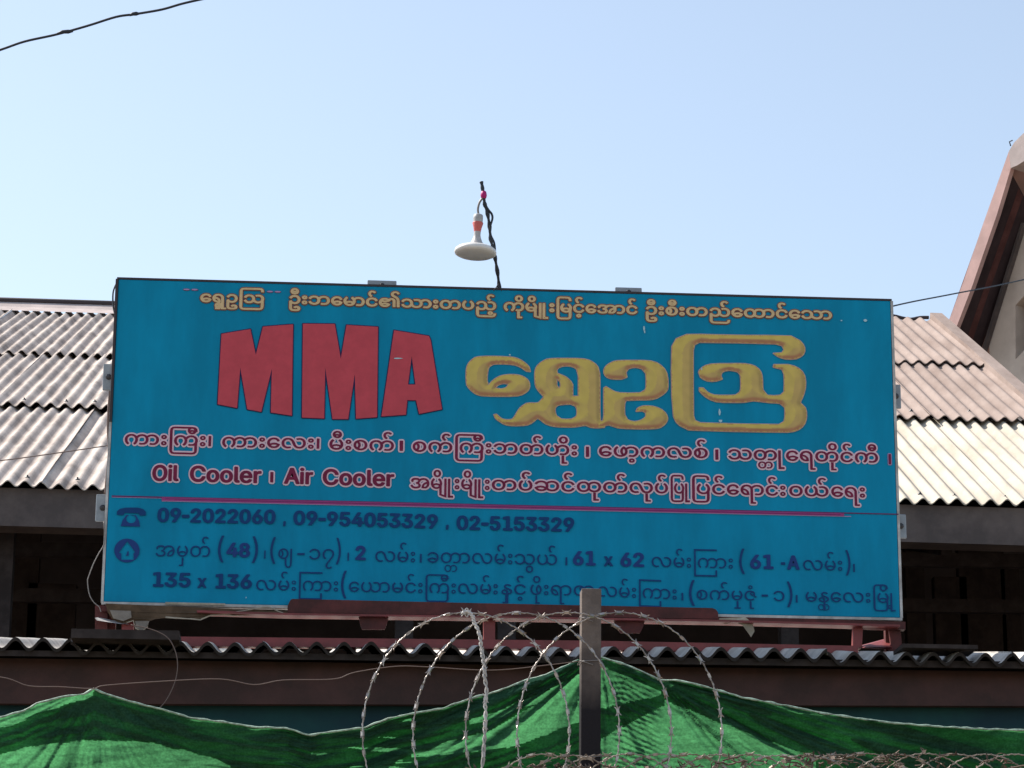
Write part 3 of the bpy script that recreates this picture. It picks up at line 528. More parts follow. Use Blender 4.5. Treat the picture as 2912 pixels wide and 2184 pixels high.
# ---- lettering --------------------------------------------------------------
GLYPHS = """က;579;95,-5 61,28 37,76 28,133 37,187 61,231 98,262 145,279 196,279 240,264 275,237 288,219 320,253 360,274 408,281 461,273 504,248 533,211 549,164 549,110 533,63 505,26 465,3 377,-2 345,9 361,43 392,34 436,36 459,46 478,61 492,82 501,108 504,137 501,167 493,192 479,213 460,230 437,239 408,243 368,235 336,211 307,175 313,133 304,74 280,28 246,-5 220,28 245,55 260,90 266,132 263,163 254,190 240,213 221,229 198,239 171,243 144,239 121,229 101,213 87,191 78,164 76,110 87,72 107,41 121,28
ခ;348;145,-4 104,7 69,28 43,57 27,94 94,128 159,139 220,129 268,104 273,139 267,177 250,208 223,230 188,242 147,241 108,227 78,198 67,179 31,197 43,221 60,241 82,258 108,271 136,279 197,279 248,262 287,231 311,189 320,139 312,88 287,46 249,14 225,3 197,-3|76,79 100,54 132,38 188,34 219,43 252,70 212,92 142,100
ဂ;344;95,-5 61,28 37,76 28,133 37,187 61,231 99,262 146,279 199,279 247,262 284,230 308,186 316,133 307,78 283,29 249,-5 223,28 248,55 264,90 269,132 263,174 247,207 222,230 191,242 154,242 122,230 97,207 81,174 75,132 80,90 96,55 121,28
င;335;146,-3 96,13 59,44 36,87 28,139 36,189 60,231 98,262 147,279 196,280 249,263 290,228 306,197 270,179 247,214 214,236 175,243 138,237 108,220 87,193 77,159 77,119 88,84 109,57 139,39 175,33 214,40 247,62 270,97 306,79 290,48 249,13 215,0 196,-4
စ;347;144,-3 96,14 60,45 36,87 28,138 36,189 60,231 97,262 145,279 201,279 250,263 287,232 311,189 319,138 311,87 286,44 248,13 200,-3|191,34 225,46 250,68 266,99 272,137 269,167 260,192 245,214 225,230 201,240 159,242 132,235 163,193 173,157 173,117 155,67 134,40 159,33|74,107 92,70 101,60 119,82 129,108 132,151 119,190 100,214 78,180 71,152
ဈ;447;140,-3 94,14 59,45 36,87 28,138 36,189 59,231 95,262 142,279 196,279 243,263 278,232 300,189 307,138 301,91 282,51 253,21 254,-139 265,-179 275,-192 288,-200 304,-203 320,-200 333,-192 349,-161 354,-112 354,276 400,276 400,-108 389,-181 357,-226 303,-240 250,-226 218,-181 207,-107 207,-1 181,-5|194,36 217,45 236,61 250,83 258,108 261,137 258,167 250,192 236,214 218,230 195,240 154,242 129,235 159,192 169,157 169,117 152,67 131,40 155,33|73,108 91,72 99,62 115,84 125,109 125,164 108,201 98,212 77,179 71,152
ဇ;352;142,-3 115,4 92,15 56,47 35,90 28,139 36,190 60,232 97,263 145,279 197,280 240,271 274,254 297,227 307,133 329,123 341,123 341,85 313,87 284,100 269,124 266,139 237,133 204,141 180,164 171,195 183,229 195,242 154,242 122,230 96,209 81,179 75,143 78,112 86,85 99,63 118,46 143,36 176,33 209,36 238,46 261,61 291,30 243,5 198,-4|251,171 264,188 261,209 244,223 223,220 209,203 212,181 229,168
ည;571;143,-2 93,20 94,-158 107,-186 132,-201 457,-201 471,-195 490,-173 496,-130 542,-130 530,-192 495,-228 436,-240 152,-240 94,-228 59,-191 47,-130 47,79 83,97 106,62 137,40 173,33 206,39 234,57 253,84 263,119 262,168 254,193 240,214 222,230 199,240 155,241 121,227 93,198 83,179 47,197 63,228 103,263 154,280 199,279 246,262 282,231 304,189 309,112 307,99 331,63 363,40 404,33 430,36 453,46 471,62 485,84 493,109 496,139 493,169 485,194 471,215 452,231 430,240 387,242 357,234 341,268 412,281 459,273 498,250 526,214 541,166 541,112 525,64 496,27 455,3 403,-5 359,1 320,21 289,54 260,22 221,2 197,-3
တ;579;140,-3 94,14 59,45 36,87 28,138 36,189 59,231 95,262 142,279 194,279 240,265 275,238 288,221 320,254 361,274 408,281 461,273 503,248 533,211 549,164 549,110 533,63 505,26 465,3 376,-2 344,8 361,42 410,33 436,36 459,45 478,61 492,82 501,107 504,137 501,167 492,192 478,214 459,230 436,240 390,241 353,226 321,196 308,177 313,136 305,85 281,43 244,13 195,-3|197,36 220,46 240,61 254,82 262,107 265,135 262,165 254,191 240,213 221,230 197,240 151,242 120,230 96,208 80,176 75,137 81,99 97,68 121,46 152,34
ထ;579;142,-3 95,14 59,45 36,87 28,138 36,189 60,231 96,262 144,279 195,280 238,266 272,242 286,227 319,257 358,275 408,281 461,272 504,248 533,211 549,164 549,111 533,64 503,27 460,3 405,-5 356,1 317,20 287,50 256,21 217,1 194,-4|198,36 222,46 241,62 255,83 263,108 266,137 263,167 255,192 241,214 222,230 199,240 171,243 144,240 121,230 102,214 87,193 78,167 77,117 88,82 109,56 137,39 153,34|307,90 330,60 364,39 406,32 434,36 458,45 478,62 492,83 501,108 504,137 501,167 493,193 479,214 460,230 437,240 389,242 352,231 320,207 306,187 313,155
န;294;137,-240 137,-5 87,-3 61,4 42,16 28,31 20,48 19,81 36,114 69,134 95,138 121,135 142,126 158,112 170,92 182,33 209,39 226,53 232,78 222,101 174,129 109,157 86,180 78,211 83,236 108,265 146,280 209,273 254,242 227,213 186,241 151,243 127,229 122,213 129,195 247,139 265,119 274,94 273,55 264,35 250,20 209,0 183,-4 183,-240|137,32 132,72 115,93 83,99 62,86 58,67 65,49 85,37
ပ;348;147,-3 99,14 61,46 37,90 28,143 36,198 60,246 95,281 121,248 96,221 80,187 75,144 78,112 87,85 102,63 123,46 146,36 174,33 202,36 225,46 245,63 260,85 269,113 271,166 260,205 238,235 223,248 249,281 286,245 311,197 320,143 311,89 286,45 249,14 201,-3
ဖ;348;146,-3 99,14 61,46 37,90 28,143 36,198 60,246 95,281 121,248 96,221 80,187 75,144 81,103 97,70 122,47 155,34 199,36 212,40 183,86 172,126 173,176 189,225 222,264 244,281 285,243 311,195 319,143 311,89 286,45 248,14 201,-3|216,116 235,73 245,61 269,97 278,144 268,191 244,228 219,193 213,165
ဘ;579;136,-4 83,13 42,48 26,79 62,97 85,62 118,40 158,33 193,39 222,57 243,84 255,119 253,168 244,193 229,214 210,230 186,240 137,241 100,227 72,198 62,179 26,197 42,228 83,263 136,280 183,279 229,265 265,238 279,220 313,254 357,274 408,281 461,273 504,248 533,211 549,164 549,110 533,63 504,26 463,3 379,-3 337,8 353,42 410,33 436,36 459,46 478,61 492,82 501,108 504,137 501,167 492,192 478,213 459,230 436,239 384,241 342,226 311,197 298,177 303,139 295,87 272,44 235,13 186,-3
မ;348;147,-3 99,14 61,46 37,90 28,143 36,198 60,246 95,281 121,248 96,221 80,187 79,109 120,135 174,144 226,135 268,109 271,166 260,205 238,235 223,248 249,281 286,245 311,197 320,143 311,89 286,45 249,14 201,-3|144,104 118,93 94,74 114,52 142,38 191,34 221,44 244,62 254,74 218,99 189,107
ယ;580;145,-3 98,14 61,46 37,90 28,143 36,198 60,246 95,281 121,248 96,221 80,187 75,144 81,103 97,70 122,47 153,34 189,34 221,47 245,70 261,103 266,144 261,187 245,221 219,248 245,281 281,245 305,197 313,128 308,99 336,63 371,41 409,33 437,36 460,46 479,62 493,84 501,109 504,139 501,169 493,194 478,215 459,231 437,240 392,242 361,234 345,268 418,281 466,273 505,250 534,214 549,166 549,112 533,65 504,28 461,3 408,-5 361,2 320,22 288,55 258,23 218,2 196,-3
ရ;355;262,-240 261,157 251,192 231,219 203,237 168,243 128,235 97,211 79,173 121,165 156,148 184,123 206,91 218,51 222,5 166,-5 116,3 75,27 46,64 30,112 30,165 46,212 75,249 117,273 168,281 220,273 261,248 290,211 306,164 307,-205 372,-205 372,-240|180,33 175,62 164,87 148,107 127,122 103,132 75,136 78,108 86,83 100,62 118,46 141,36
လ;580;135,-3 91,13 58,43 36,85 28,138 36,188 58,231 93,262 140,279 193,279 235,264 268,235 293,196 334,86 350,63 368,47 391,37 433,35 462,46 484,68 499,100 505,139 502,169 494,194 480,215 461,231 439,240 396,242 366,234 350,268 421,281 468,273 506,250 535,214 550,166 550,112 534,65 505,28 465,3 416,-5 379,-1 348,10 322,29 302,55 284,87 256,164 242,194 226,216 208,231 188,240 165,243 140,239 118,230 100,213 86,192 78,167 75,137 78,108 86,82 100,61 119,46 141,36 184,34 214,42 230,8 174,-5
ဝ;347;144,-3 96,14 60,45 36,87 28,138 36,189 60,231 97,262 145,279 202,279 251,262 287,231 311,188 319,138 311,87 286,44 248,13 200,-3|193,34 225,46 250,68 266,99 271,137 268,167 260,192 245,214 226,230 202,240 174,243 146,240 122,230 102,214 87,193 78,167 77,117 88,82 109,56 138,39 155,34
သ;580;128,-3 101,5 76,18 54,35 38,55 26,79 62,97 85,62 118,40 158,33 194,39 224,58 244,85 255,120 255,159 244,194 223,220 194,237 158,243 118,236 85,214 62,179 26,197 38,221 54,241 76,258 100,271 127,279 185,279 235,263 272,232 295,190 303,127 299,101 326,67 360,42 405,33 442,39 472,57 493,84 504,119 502,168 493,194 478,215 459,230 435,240 388,242 355,234 339,268 414,281 464,273 505,250 534,214 550,166 550,111 533,64 501,27 457,3 403,-5 354,2 312,22 279,56 250,24 209,2 184,-3
ဟ;579;144,-3 97,14 60,46 36,90 28,143 36,198 60,246 95,281 121,248 96,221 80,187 75,144 78,112 87,85 102,63 121,46 144,36 170,33 197,36 220,46 239,63 254,85 263,112 264,166 254,205 233,235 219,248 245,281 280,247 292,226 323,256 363,275 407,281 460,273 503,248 532,211 548,164 548,110 533,63 504,26 464,3 376,-2 344,8 360,42 409,33 436,36 459,46 478,62 492,83 501,108 502,157 492,192 472,219 444,237 408,243 368,235 336,213 309,177 313,137 305,88 281,46 244,14 197,-3
အ;550;123,-3 95,4 72,15 52,31 36,50 25,72 61,91 83,57 115,38 154,32 204,38 232,55 239,67 240,92 226,112 199,124 173,125 173,162 204,167 226,182 234,204 229,223 205,238 123,240 89,223 85,202 91,192 56,172 42,210 45,230 56,247 73,261 97,272 125,279 184,280 225,272 254,257 264,247 308,272 372,281 426,273 471,249 503,212 520,164 520,112 505,65 476,28 435,3 327,5 332,51 344,90 365,123 394,148 429,165 470,173 450,211 416,235 370,243 318,234 277,207 271,180 254,161 226,148 261,129 281,105 287,75 283,51 272,32 253,16 227,4 194,-3|408,36 432,46 450,62 464,83 472,108 474,136 446,131 421,121 401,106 385,86 375,62 370,33
ဆ;580;145,-4 104,7 69,28 43,57 27,94 94,128 159,139 220,129 268,104 273,139 267,177 250,208 223,230 188,242 147,241 108,227 78,198 67,179 31,197 43,221 60,241 82,258 108,271 136,279 192,280 235,268 271,247 285,233 318,260 357,276 406,281 460,273 503,249 534,212 550,165 550,111 533,64 502,27 458,3 404,-5 355,1 315,18 286,44 255,18 215,1 192,-4|318,118 308,79 332,55 365,39 404,33 433,36 457,46 478,62 493,83 502,108 505,137 502,167 494,193 479,214 460,230 435,240 387,242 351,234 321,214 307,198 318,159|76,79 100,54 132,38 188,34 219,43 252,70 212,92 142,100
ဥ;340;140,-2 103,13 92,22 94,-158 106,-186 132,-201 224,-202 249,-193 263,-175 263,-151 254,-134 230,-126 187,-146 159,-119 203,-91 233,-88 254,-90 272,-97 289,-108 301,-123 309,-141 311,-162 308,-186 299,-205 284,-221 264,-232 238,-238 152,-240 94,-229 59,-193 47,-133 47,79 83,97 105,62 135,40 172,33 198,36 221,46 239,62 253,83 261,109 264,139 261,168 253,193 239,214 220,230 198,240 153,241 119,227 93,198 83,179 47,197 58,221 74,242 94,258 118,271 143,279 199,279 245,263 281,232 303,190 311,139 303,88 281,45 245,14 199,-3
ဦ;340;140,-2 103,13 92,22 94,-158 106,-186 132,-201 224,-202 249,-193 263,-175 263,-151 254,-134 230,-126 187,-146 159,-119 203,-91 233,-88 254,-90 272,-97 289,-108 301,-123 309,-141 311,-162 308,-186 299,-205 284,-221 264,-232 238,-238 152,-240 94,-229 59,-193 47,-133 47,79 83,97 105,62 135,40 172,33 198,36 221,46 239,62 253,83 261,109 264,139 261,168 253,193 239,214 220,230 198,240 153,241 119,227 93,198 83,179 47,197 58,221 74,242 94,258 118,271 143,279 199,279 245,263 281,232 303,190 311,139 303,88 281,45 245,14 199,-3|153,324 122,335 98,356 83,385 78,419 83,453 98,481 122,503 154,515 191,514 223,503 247,481 262,451 267,417 261,384 246,356 222,335 190,324|119,413 162,431 210,422 226,412 219,449 201,473 173,481 144,473 125,450|190,360 216,381 173,398 129,381 140,367 155,359
ဩ;705;152,-240 94,-228 59,-191 47,-130 47,406 59,468 94,504 152,516 550,516 609,504 644,468 656,391 610,391 608,434 596,462 570,477 132,477 107,462 94,434 94,-158 107,-186 132,-201 570,-201 596,-186 608,-158 610,22 553,-2 519,-5 474,2 436,22 405,56 377,24 337,2 288,-5 258,-3 232,5 208,18 188,35 173,55 162,79 198,97 219,62 249,40 288,33 322,39 350,58 370,85 381,120 381,159 370,194 350,220 322,237 288,243 249,236 219,214 198,179 162,197 173,221 188,241 208,258 232,271 258,279 315,279 362,263 398,232 421,190 428,127 424,100 463,53 499,36 540,35 574,47 599,69 615,101 620,139 618,168 609,194 594,215 574,230 550,240 505,242 476,234 459,268 529,281 579,273 620,250 650,214 665,166 666,117 656,78 656,-130 644,-191 609,-228 550,-240
ဏ;646;300,-3 280,3 264,13 252,26 245,43 253,135 250,167 242,193 229,215 211,231 189,240 165,244 140,240 118,231 100,215 86,193 78,167 76,117 87,82 107,56 134,39 195,36 205,0 160,-5 114,3 75,27 46,64 30,112 30,165 45,212 74,249 115,273 165,281 217,273 256,249 296,277 338,280 382,257 390,249 430,273 481,281 532,273 573,248 601,211 616,165 616,112 601,65 572,28 533,3 440,0 451,36 496,34 526,46 550,67 565,98 571,137 568,167 560,193 547,214 529,231 508,240 483,244 458,240 436,231 418,215 404,193 396,167 404,62 401,42 394,25 381,12 345,-3|293,50 304,38 333,35 353,50 347,141 355,196 367,220 332,243 305,240 280,220 291,197 290,74
ဍ;343;140,-2 103,13 93,22 93,-25 144,-44 195,-45 239,-33 297,0 297,-205 361,-205 361,-240 251,-240 251,-70 173,-84 127,-79 65,-54 47,-43 47,79 83,97 105,62 136,40 173,33 199,36 221,46 240,62 254,83 262,109 265,139 262,168 253,193 239,214 221,230 198,240 153,241 119,227 93,198 83,179 47,197 59,221 75,242 95,258 118,271 144,279 199,279 246,263 281,232 304,190 312,139 304,88 281,45 246,14 199,-3
၁;321;125,-3 99,5 75,18 55,35 40,55 28,79 64,97 86,62 117,40 153,33 180,36 202,46 221,62 235,83 243,109 246,139 243,168 235,193 221,214 202,230 180,240 134,241 100,227 74,198 64,179 28,197 40,221 55,241 75,258 99,271 125,279 180,279 227,263 263,232 285,189 292,139 285,87 262,44 226,13 180,-3
၇;333;159,-238 139,-230 123,-218 111,-201 104,-182 109,-116 245,87 260,134 259,169 249,200 229,224 200,240 166,245 131,239 103,221 82,192 71,153 71,107 83,70 112,37 90,9 61,32 36,74 26,129 33,186 56,231 91,263 138,279 191,279 237,265 273,237 296,198 304,136 284,75 169,-90 149,-137 147,-173 157,-194 175,-205 203,-202 217,-192 228,-174 260,-197 239,-223 215,-236 200,-239
၏;585;493,0 490,222 479,261 460,291 370,351 344,385 336,427 342,459 359,485 384,505 416,515 458,515 498,500 526,472 535,454 502,437 486,462 465,477 428,482 393,462 380,438 381,414 392,389 483,328 513,289 530,242 539,156 539,0|141,-3 94,13 58,44 36,87 28,137 36,189 59,232 94,263 141,279 189,280 226,270 257,252 270,239 288,262 312,276 343,281 369,278 392,269 410,255 423,236 431,213 434,0 388,0 387,203 377,228 356,241 331,242 312,231 299,211 297,197 240,168 198,157 138,159 82,184 82,92 138,117 198,119 260,100 297,79 285,56 269,35 249,18 225,5 198,-3|223,200 246,211 225,229 199,240 151,242 115,230 100,216 144,195 159,192|199,37 225,47 246,65 177,84 131,78 100,60 125,41 151,34
၊;139;47,0 47,276 92,276 92,0
ျ;132;91,-240 -85,-178 -85,79 -41,79 -41,-156 47,-188 47,276 91,276
ြ;118;152,-240 94,-228 59,-191 47,-130 47,406 59,468 94,504 152,516 318,516 377,504 413,468 424,391 378,391 377,434 364,462 339,478 132,478 118,472 99,450 93,415 95,-157 107,-186 118,-195 150,-203 339,-201 364,-186 377,-157 378,79 424,79 424,-130 413,-191 377,-228 318,-240
ွ;0;-187,-217 -218,-206 -242,-185 -257,-156 -262,-122 -257,-88 -242,-59 -218,-38 -186,-27 -149,-27 -117,-39 -93,-60 -78,-90 -74,-141 -85,-171 -105,-196 -133,-213 -150,-217|-153,-182 -129,-167 -116,-141 -116,-107 -128,-79 -152,-62 -183,-62 -207,-78 -220,-106 -220,-140 -207,-167 -183,-182
ှ;0;-248,-240 -248,-205 -184,-205 -184,-25 -139,-25 -139,-240
ိ;0;-175,324 -206,335 -230,356 -246,385 -251,419 -246,453 -230,481 -206,503 -175,515 -138,514 -106,503 -82,481 -67,451 -62,417 -67,384 -83,356 -107,335 -139,324|-141,359 -118,374 -105,400 -105,434 -117,463 -141,479 -172,479 -195,463 -208,435 -208,402 -195,374 -171,359
ီ;0;-175,324 -206,335 -230,356 -246,385 -251,419 -246,453 -230,481 -206,503 -175,515 -138,514 -106,503 -82,481 -67,451 -62,417 -67,384 -83,356 -107,335 -139,324|-209,413 -167,431 -118,422 -103,412 -109,449 -128,473 -156,481 -185,473 -203,450|-138,360 -113,381 -156,398 -200,381 -188,367 -174,359
ု;0;-189,-240 -189,-25 -144,-25 -144,-205 -79,-205 -79,-240
ူ;0;-148,-240 -148,-25 -102,-25 -102,-205 -38,-205 -38,-240|-231,-240 -231,-25 -185,-25 -185,-240
ံ;0;-183,325 -208,338 -221,362 -221,394 -208,418 -183,431 -151,431 -126,418 -111,394 -111,362 -126,338 -151,325|-152,354 -140,370 -142,393 -159,404 -180,402 -193,386 -191,363 -175,351
့;0;-183,-164 -208,-152 -221,-127 -221,-95 -208,-71 -183,-58 -151,-58 -126,-71 -111,-95 -111,-127 -126,-151 -151,-164|-152,-135 -140,-119 -142,-97 -159,-85 -180,-87 -193,-103 -191,-126 -181,-135
း;178;73,168 48,181 34,205 34,237 48,262 73,274 104,274 130,262 144,238 144,206 130,181 104,168|103,197 116,213 113,236 97,248 75,246 63,229 65,206 74,197|73,-4 48,8 34,33 34,65 48,89 73,102 104,102 130,89 144,65 144,33 130,9 104,-4|103,25 116,41 113,64 97,75 75,73 63,57 65,34 81,22
်;0;-191,322 -222,346 -243,380 -250,422 -245,457 -229,485 -204,505 -174,515 -124,511 -97,497 -77,474 -106,452 -127,473 -156,481 -185,474 -203,451 -209,422 -203,390 -178,357 -168,349
ာ;234;24,0 4,8 21,42 68,33 94,36 117,46 135,62 148,84 156,109 158,159 147,193 126,220 95,238 58,244 18,237 -21,217 -58,182 -85,210 -45,248 1,273 57,281 111,273 155,248 187,212 204,165 205,112 189,65 160,27 121,3 99,-3
ေ;318;168,-5 117,3 75,28 45,66 29,113 29,164 45,211 75,248 118,273 168,281 199,279 226,271 249,258 268,241 282,221 292,197 256,179 237,214 208,236 167,243 135,237 107,220 86,194 75,159 78,104 125,129 176,139 221,134 258,119 297,94 287,66 273,42 253,22 229,7 200,-2|147,97 94,70 123,43 150,34 186,34 217,45 239,65 248,79 207,98
LO;533;267,-7 225,-3 186,7 150,25 119,49 92,79 70,115 53,157 44,203 40,254 44,305 53,352 70,393 92,429 119,459 150,484 186,501 225,512 267,516 309,512 348,501 384,484 415,459 442,429 464,393 480,352 490,305 493,254 490,203 480,157 464,115 442,79 415,49 384,25 348,7 309,-3|267,53 296,55 324,63 349,76 372,94 392,116 408,144 420,176 428,213 428,295 420,332 408,365 392,392 372,415 349,433 324,446 296,453 267,456 237,453 210,445 184,433 161,415 142,392 125,364 113,332 106,295 106,213 113,176 125,144 142,117 161,94 184,76 210,63 237,55
Li;167;53,0 53,379 114,379 114,0|73,444 54,455 43,472 43,494 54,512 73,522 95,522 114,512 125,494 125,472 114,455 95,444
Ll;189;112,0 91,8 74,20 62,37 55,59 53,509 114,509 117,71 126,57 167,54 181,3 147,-2
LC;510;225,-3 186,7 150,25 119,49 92,79 70,115 53,157 44,203 40,254 44,305 53,352 70,393 92,429 119,459 150,484 186,501 225,512 293,514 340,504 383,485 419,456 448,418 467,373 473,348 408,348 389,395 357,428 315,449 267,456 237,453 209,445 184,432 161,414 141,391 125,364 113,332 106,295 106,213 113,177 125,145 141,117 161,94 184,76 210,63 237,56 300,56 344,72 380,102 404,144 408,160 473,160 459,112 435,71 402,38 363,13 317,-2 293,-6
Le;404;177,-5 145,3 117,16 92,35 72,58 56,85 44,116 37,150 36,224 44,258 55,290 71,317 91,340 115,359 142,373 172,382 226,383 266,374 303,355 334,324 357,282 370,227 371,169 75,169 75,221 338,221 310,202 304,248 288,286 263,314 227,328 183,328 146,313 119,286 102,251 96,211 98,151 110,106 135,73 169,53 227,47 265,58 294,82 306,105 365,91 348,55 320,26 283,4 237,-7
Lo;415;207,-8 174,-5 144,3 117,16 93,35 72,58 56,85 44,116 37,150 37,225 44,260 56,291 72,318 93,341 117,360 144,374 174,382 207,384 241,382 271,374 299,360 323,341 343,318 359,291 371,260 379,225 379,150 371,116 359,85 343,58 323,35 299,16 271,3 241,-5|231,49 252,55 285,80 307,117 318,163 318,212 307,258 285,296 252,321 207,330 163,321 130,296 108,258 98,212 98,163 108,117 130,80 163,55 184,49
Lr;259;53,0 53,379 112,379 112,321 137,354 171,377 243,384 243,322 190,324 159,315 135,296 119,269 114,237 114,0
LA;480;16,0 201,509 276,509 463,0 395,0 232,478 245,478 191,302 85,0|110,142 110,199 370,199 370,142
L0;453;227,-7 191,-3 158,7 130,24 105,48 85,77 69,113 57,155 50,202 50,306 57,353 69,395 85,431 106,461 130,484 159,502 191,512 227,516 262,512 295,502 323,484 348,461 368,431 384,395 396,353 403,306 403,202 396,155 384,113 368,77 348,48 323,24 295,7 263,-3|227,50 250,52 271,60 290,74 306,92 330,144 342,213 342,295 330,365 306,416 290,435 271,449 250,457 227,460 203,457 182,449 163,435 134,393 115,332 109,254 115,176 134,116 163,74 182,60 203,52
L1;453;76,0 76,55 391,55 391,0|276,509 276,0 212,0 212,448 86,358 86,427 198,509
L2;453;64,0 64,47 294,298 316,341 319,389 308,419 287,441 258,455 224,460 188,454 159,438 139,413 128,381 127,362 66,362 75,418 102,464 143,496 196,513 254,513 306,497 346,465 372,423 381,372 371,318 336,259 267,180 153,60 389,57 389,0
L3;453;188,-5 133,10 88,38 57,79 48,104 44,132 109,132 118,100 137,76 165,59 219,50 258,55 291,69 315,93 328,125 328,163 316,196 292,223 254,241 201,248 157,248 157,299 288,448 70,452 70,509 372,509 372,461 211,278 211,289 247,290 279,286 308,276 333,262 354,244 371,222 383,198 391,173 390,116 383,90 370,66 333,27 281,2 251,-5
L4;453;40,105 40,158 247,509 311,509 109,166 413,163 413,105|282,0 282,318 343,318 343,0
L5;453;192,-5 140,11 99,41 71,82 60,130 122,130 130,102 148,78 188,54 221,50 259,56 291,75 314,104 326,141 326,183 314,221 290,251 257,270 218,277 167,268 128,246 67,253 96,509 366,509 366,452 151,452 134,301 178,325 229,334 274,328 313,311 345,285 370,251 386,210 391,163 388,132 381,102 369,76 352,52 332,32 309,15 282,3 253,-4
L6;453;196,-4 168,3 142,15 119,31 100,51 84,74 73,101 64,162 71,212 93,268 137,340 252,509 322,509 151,261 145,261 174,295 221,313 265,312 316,295 355,262 380,215 389,157 387,127 379,98 352,50 310,14 284,3 257,-4|245,50 279,63 304,86 322,119 327,157 322,196 304,228 279,251 245,264 207,264 174,252 148,229 131,197 125,158 131,119 148,86 174,63 207,50
L7;453;97,0 323,448 62,452 62,509 391,509 391,449 165,0
L8;453;193,-5 136,11 91,42 74,62 62,84 54,109 53,156 65,195 87,228 117,252 153,265 109,289 93,308 80,330 73,354 73,405 90,450 124,485 170,508 226,516 282,508 328,485 361,450 379,405 379,354 372,330 359,308 343,289 323,276 300,267 351,241 377,212 395,176 401,135 398,109 391,84 378,62 341,25 289,1 259,-5|248,50 285,60 313,79 331,106 337,139 330,173 312,202 283,223 247,234 206,234 169,223 140,202 122,173 115,139 121,106 139,79 167,60 205,50|260,294 287,308 307,330 318,359 318,392 308,420 288,442 260,455 208,459 177,449 153,432 138,407 133,376 138,344 154,318 178,300 209,291
L9;453;256,513 285,506 310,494 333,478 352,458 368,434 380,408 389,347 382,296 359,240 315,168 200,0 130,0 301,248 307,248 278,214 232,195 188,197 137,214 98,247 72,294 64,352 66,382 73,411 85,436 120,479 168,506 196,513|207,459 174,446 148,423 131,390 125,352 131,313 148,280 174,257 207,245 245,245 279,257 305,280 322,312 327,350 322,390 305,422 279,446 245,459
L-;453;337,244 337,188 114,188 114,244
L,;188;38,-119 68,71 137,71 84,-119
Lx;379;21,0 171,218 171,171 29,379 100,379 207,206 175,206 233,306 282,379 352,379 209,169 209,214 358,0 287,0 173,182 205,182 148,85 91,0
L(;273;90,244 109,364 145,477 177,539 236,539 191,428 161,313 151,207 160,115 188,16 236,-96 177,-96 128,4 99,106 92,156
L);273;37,-96 97,52 118,147 121,241 104,351 69,466 37,539 97,539 142,441 173,323 184,207 174,104 144,3 97,-96
M1;429;94,59 203,59 203,456 86,430 86,494 203,520 273,520 273,59 381,59 381,0 94,0"""
G = {}
for line in GLYPHS.strip('\n').split('\n'):
    k, a, l = line.split(';', 2)
    G[k] = (float(a), [[tuple(float(c) for c in p.split(',')) for p in lp.split(' ')] for lp in l.split('|')])
def rect(x0, y0, x1, y1): return [(x0, y0), (x1, y0), (x1, y1), (x0, y1)]
G['W'] = (118, [[(x + (231 if x > 250 else 0), y) for x, y in G['ြ'][1][0]]])                 # wide medial frame
G['B'] = (118, [rect(47, -240, 92, 516), rect(92, 471, 655, 516), rect(92, -240, 655, -195), rect(610, -195, 655, -60)])
G['U'] = (165, [rect(15, -240, 60, 276), rect(60, -240, 140, -195)])                          # tall vowel stroke
def sub(ch, sx, sy, dx, dy): return [[(x * sx + dx, y * sy + dy) for x, y in lp] for lp in G[ch][1]]
G['T'] = (0, sub('တ', .62, .66, -290 - 180, -232))                                            # stacked consonant
G['t'] = (0, sub('တ', .55, .62, -160 - 155, -236))
G['Q'] = (300, [[(20 + 55 * k + 22 * cos(a * pi / 4), 430 + 34 * sin(a * pi / 4)) for a in range(8)] for k in (0, 1)])
G[' '] = (170, [])
G['L-'] = (290, [rect(40, 178, 245, 258)])
G['|'] = G['၊']
def signed(lp): return sum(lp[i - 1][0] * lp[i][1] - lp[i][0] * lp[i - 1][1] for i in range(len(lp))) / 2
def inside(pt, lp):
    x, y = pt; c = False
    for i in range(len(lp)):
        (x1, y1), (x2, y2) = lp[i - 1], lp[i]
        if (y1 > y) != (y2 > y) and x < (x2 - x1) * (y - y1) / (y2 - y1) + x1: c = not c
    return c
_tri = {}
def tris(ch):
    if ch in _tri: return _tri[ch]
    loops = G[ch][1]; out = []; done = set()
    order = sorted(range(len(loops)), key=lambda i: -abs(signed(loops[i])))
    for i in order:
        if i in done: continue
        grp = [i]; done.add(i)
        for j in order:
            if j not in done and all(inside(p, loops[i]) for p in loops[j][:: max(1, len(loops[j]) // 6)]): grp.append(j); done.add(j)
        pts = []; pl = []
        for j in grp: pl.append([Vector((x, y, 0)) for x, y in loops[j]]); pts += loops[j]
        out.append((pts, [tuple(t) for t in tessellate_polygon(pl)]))
    _tri[ch] = out; return out
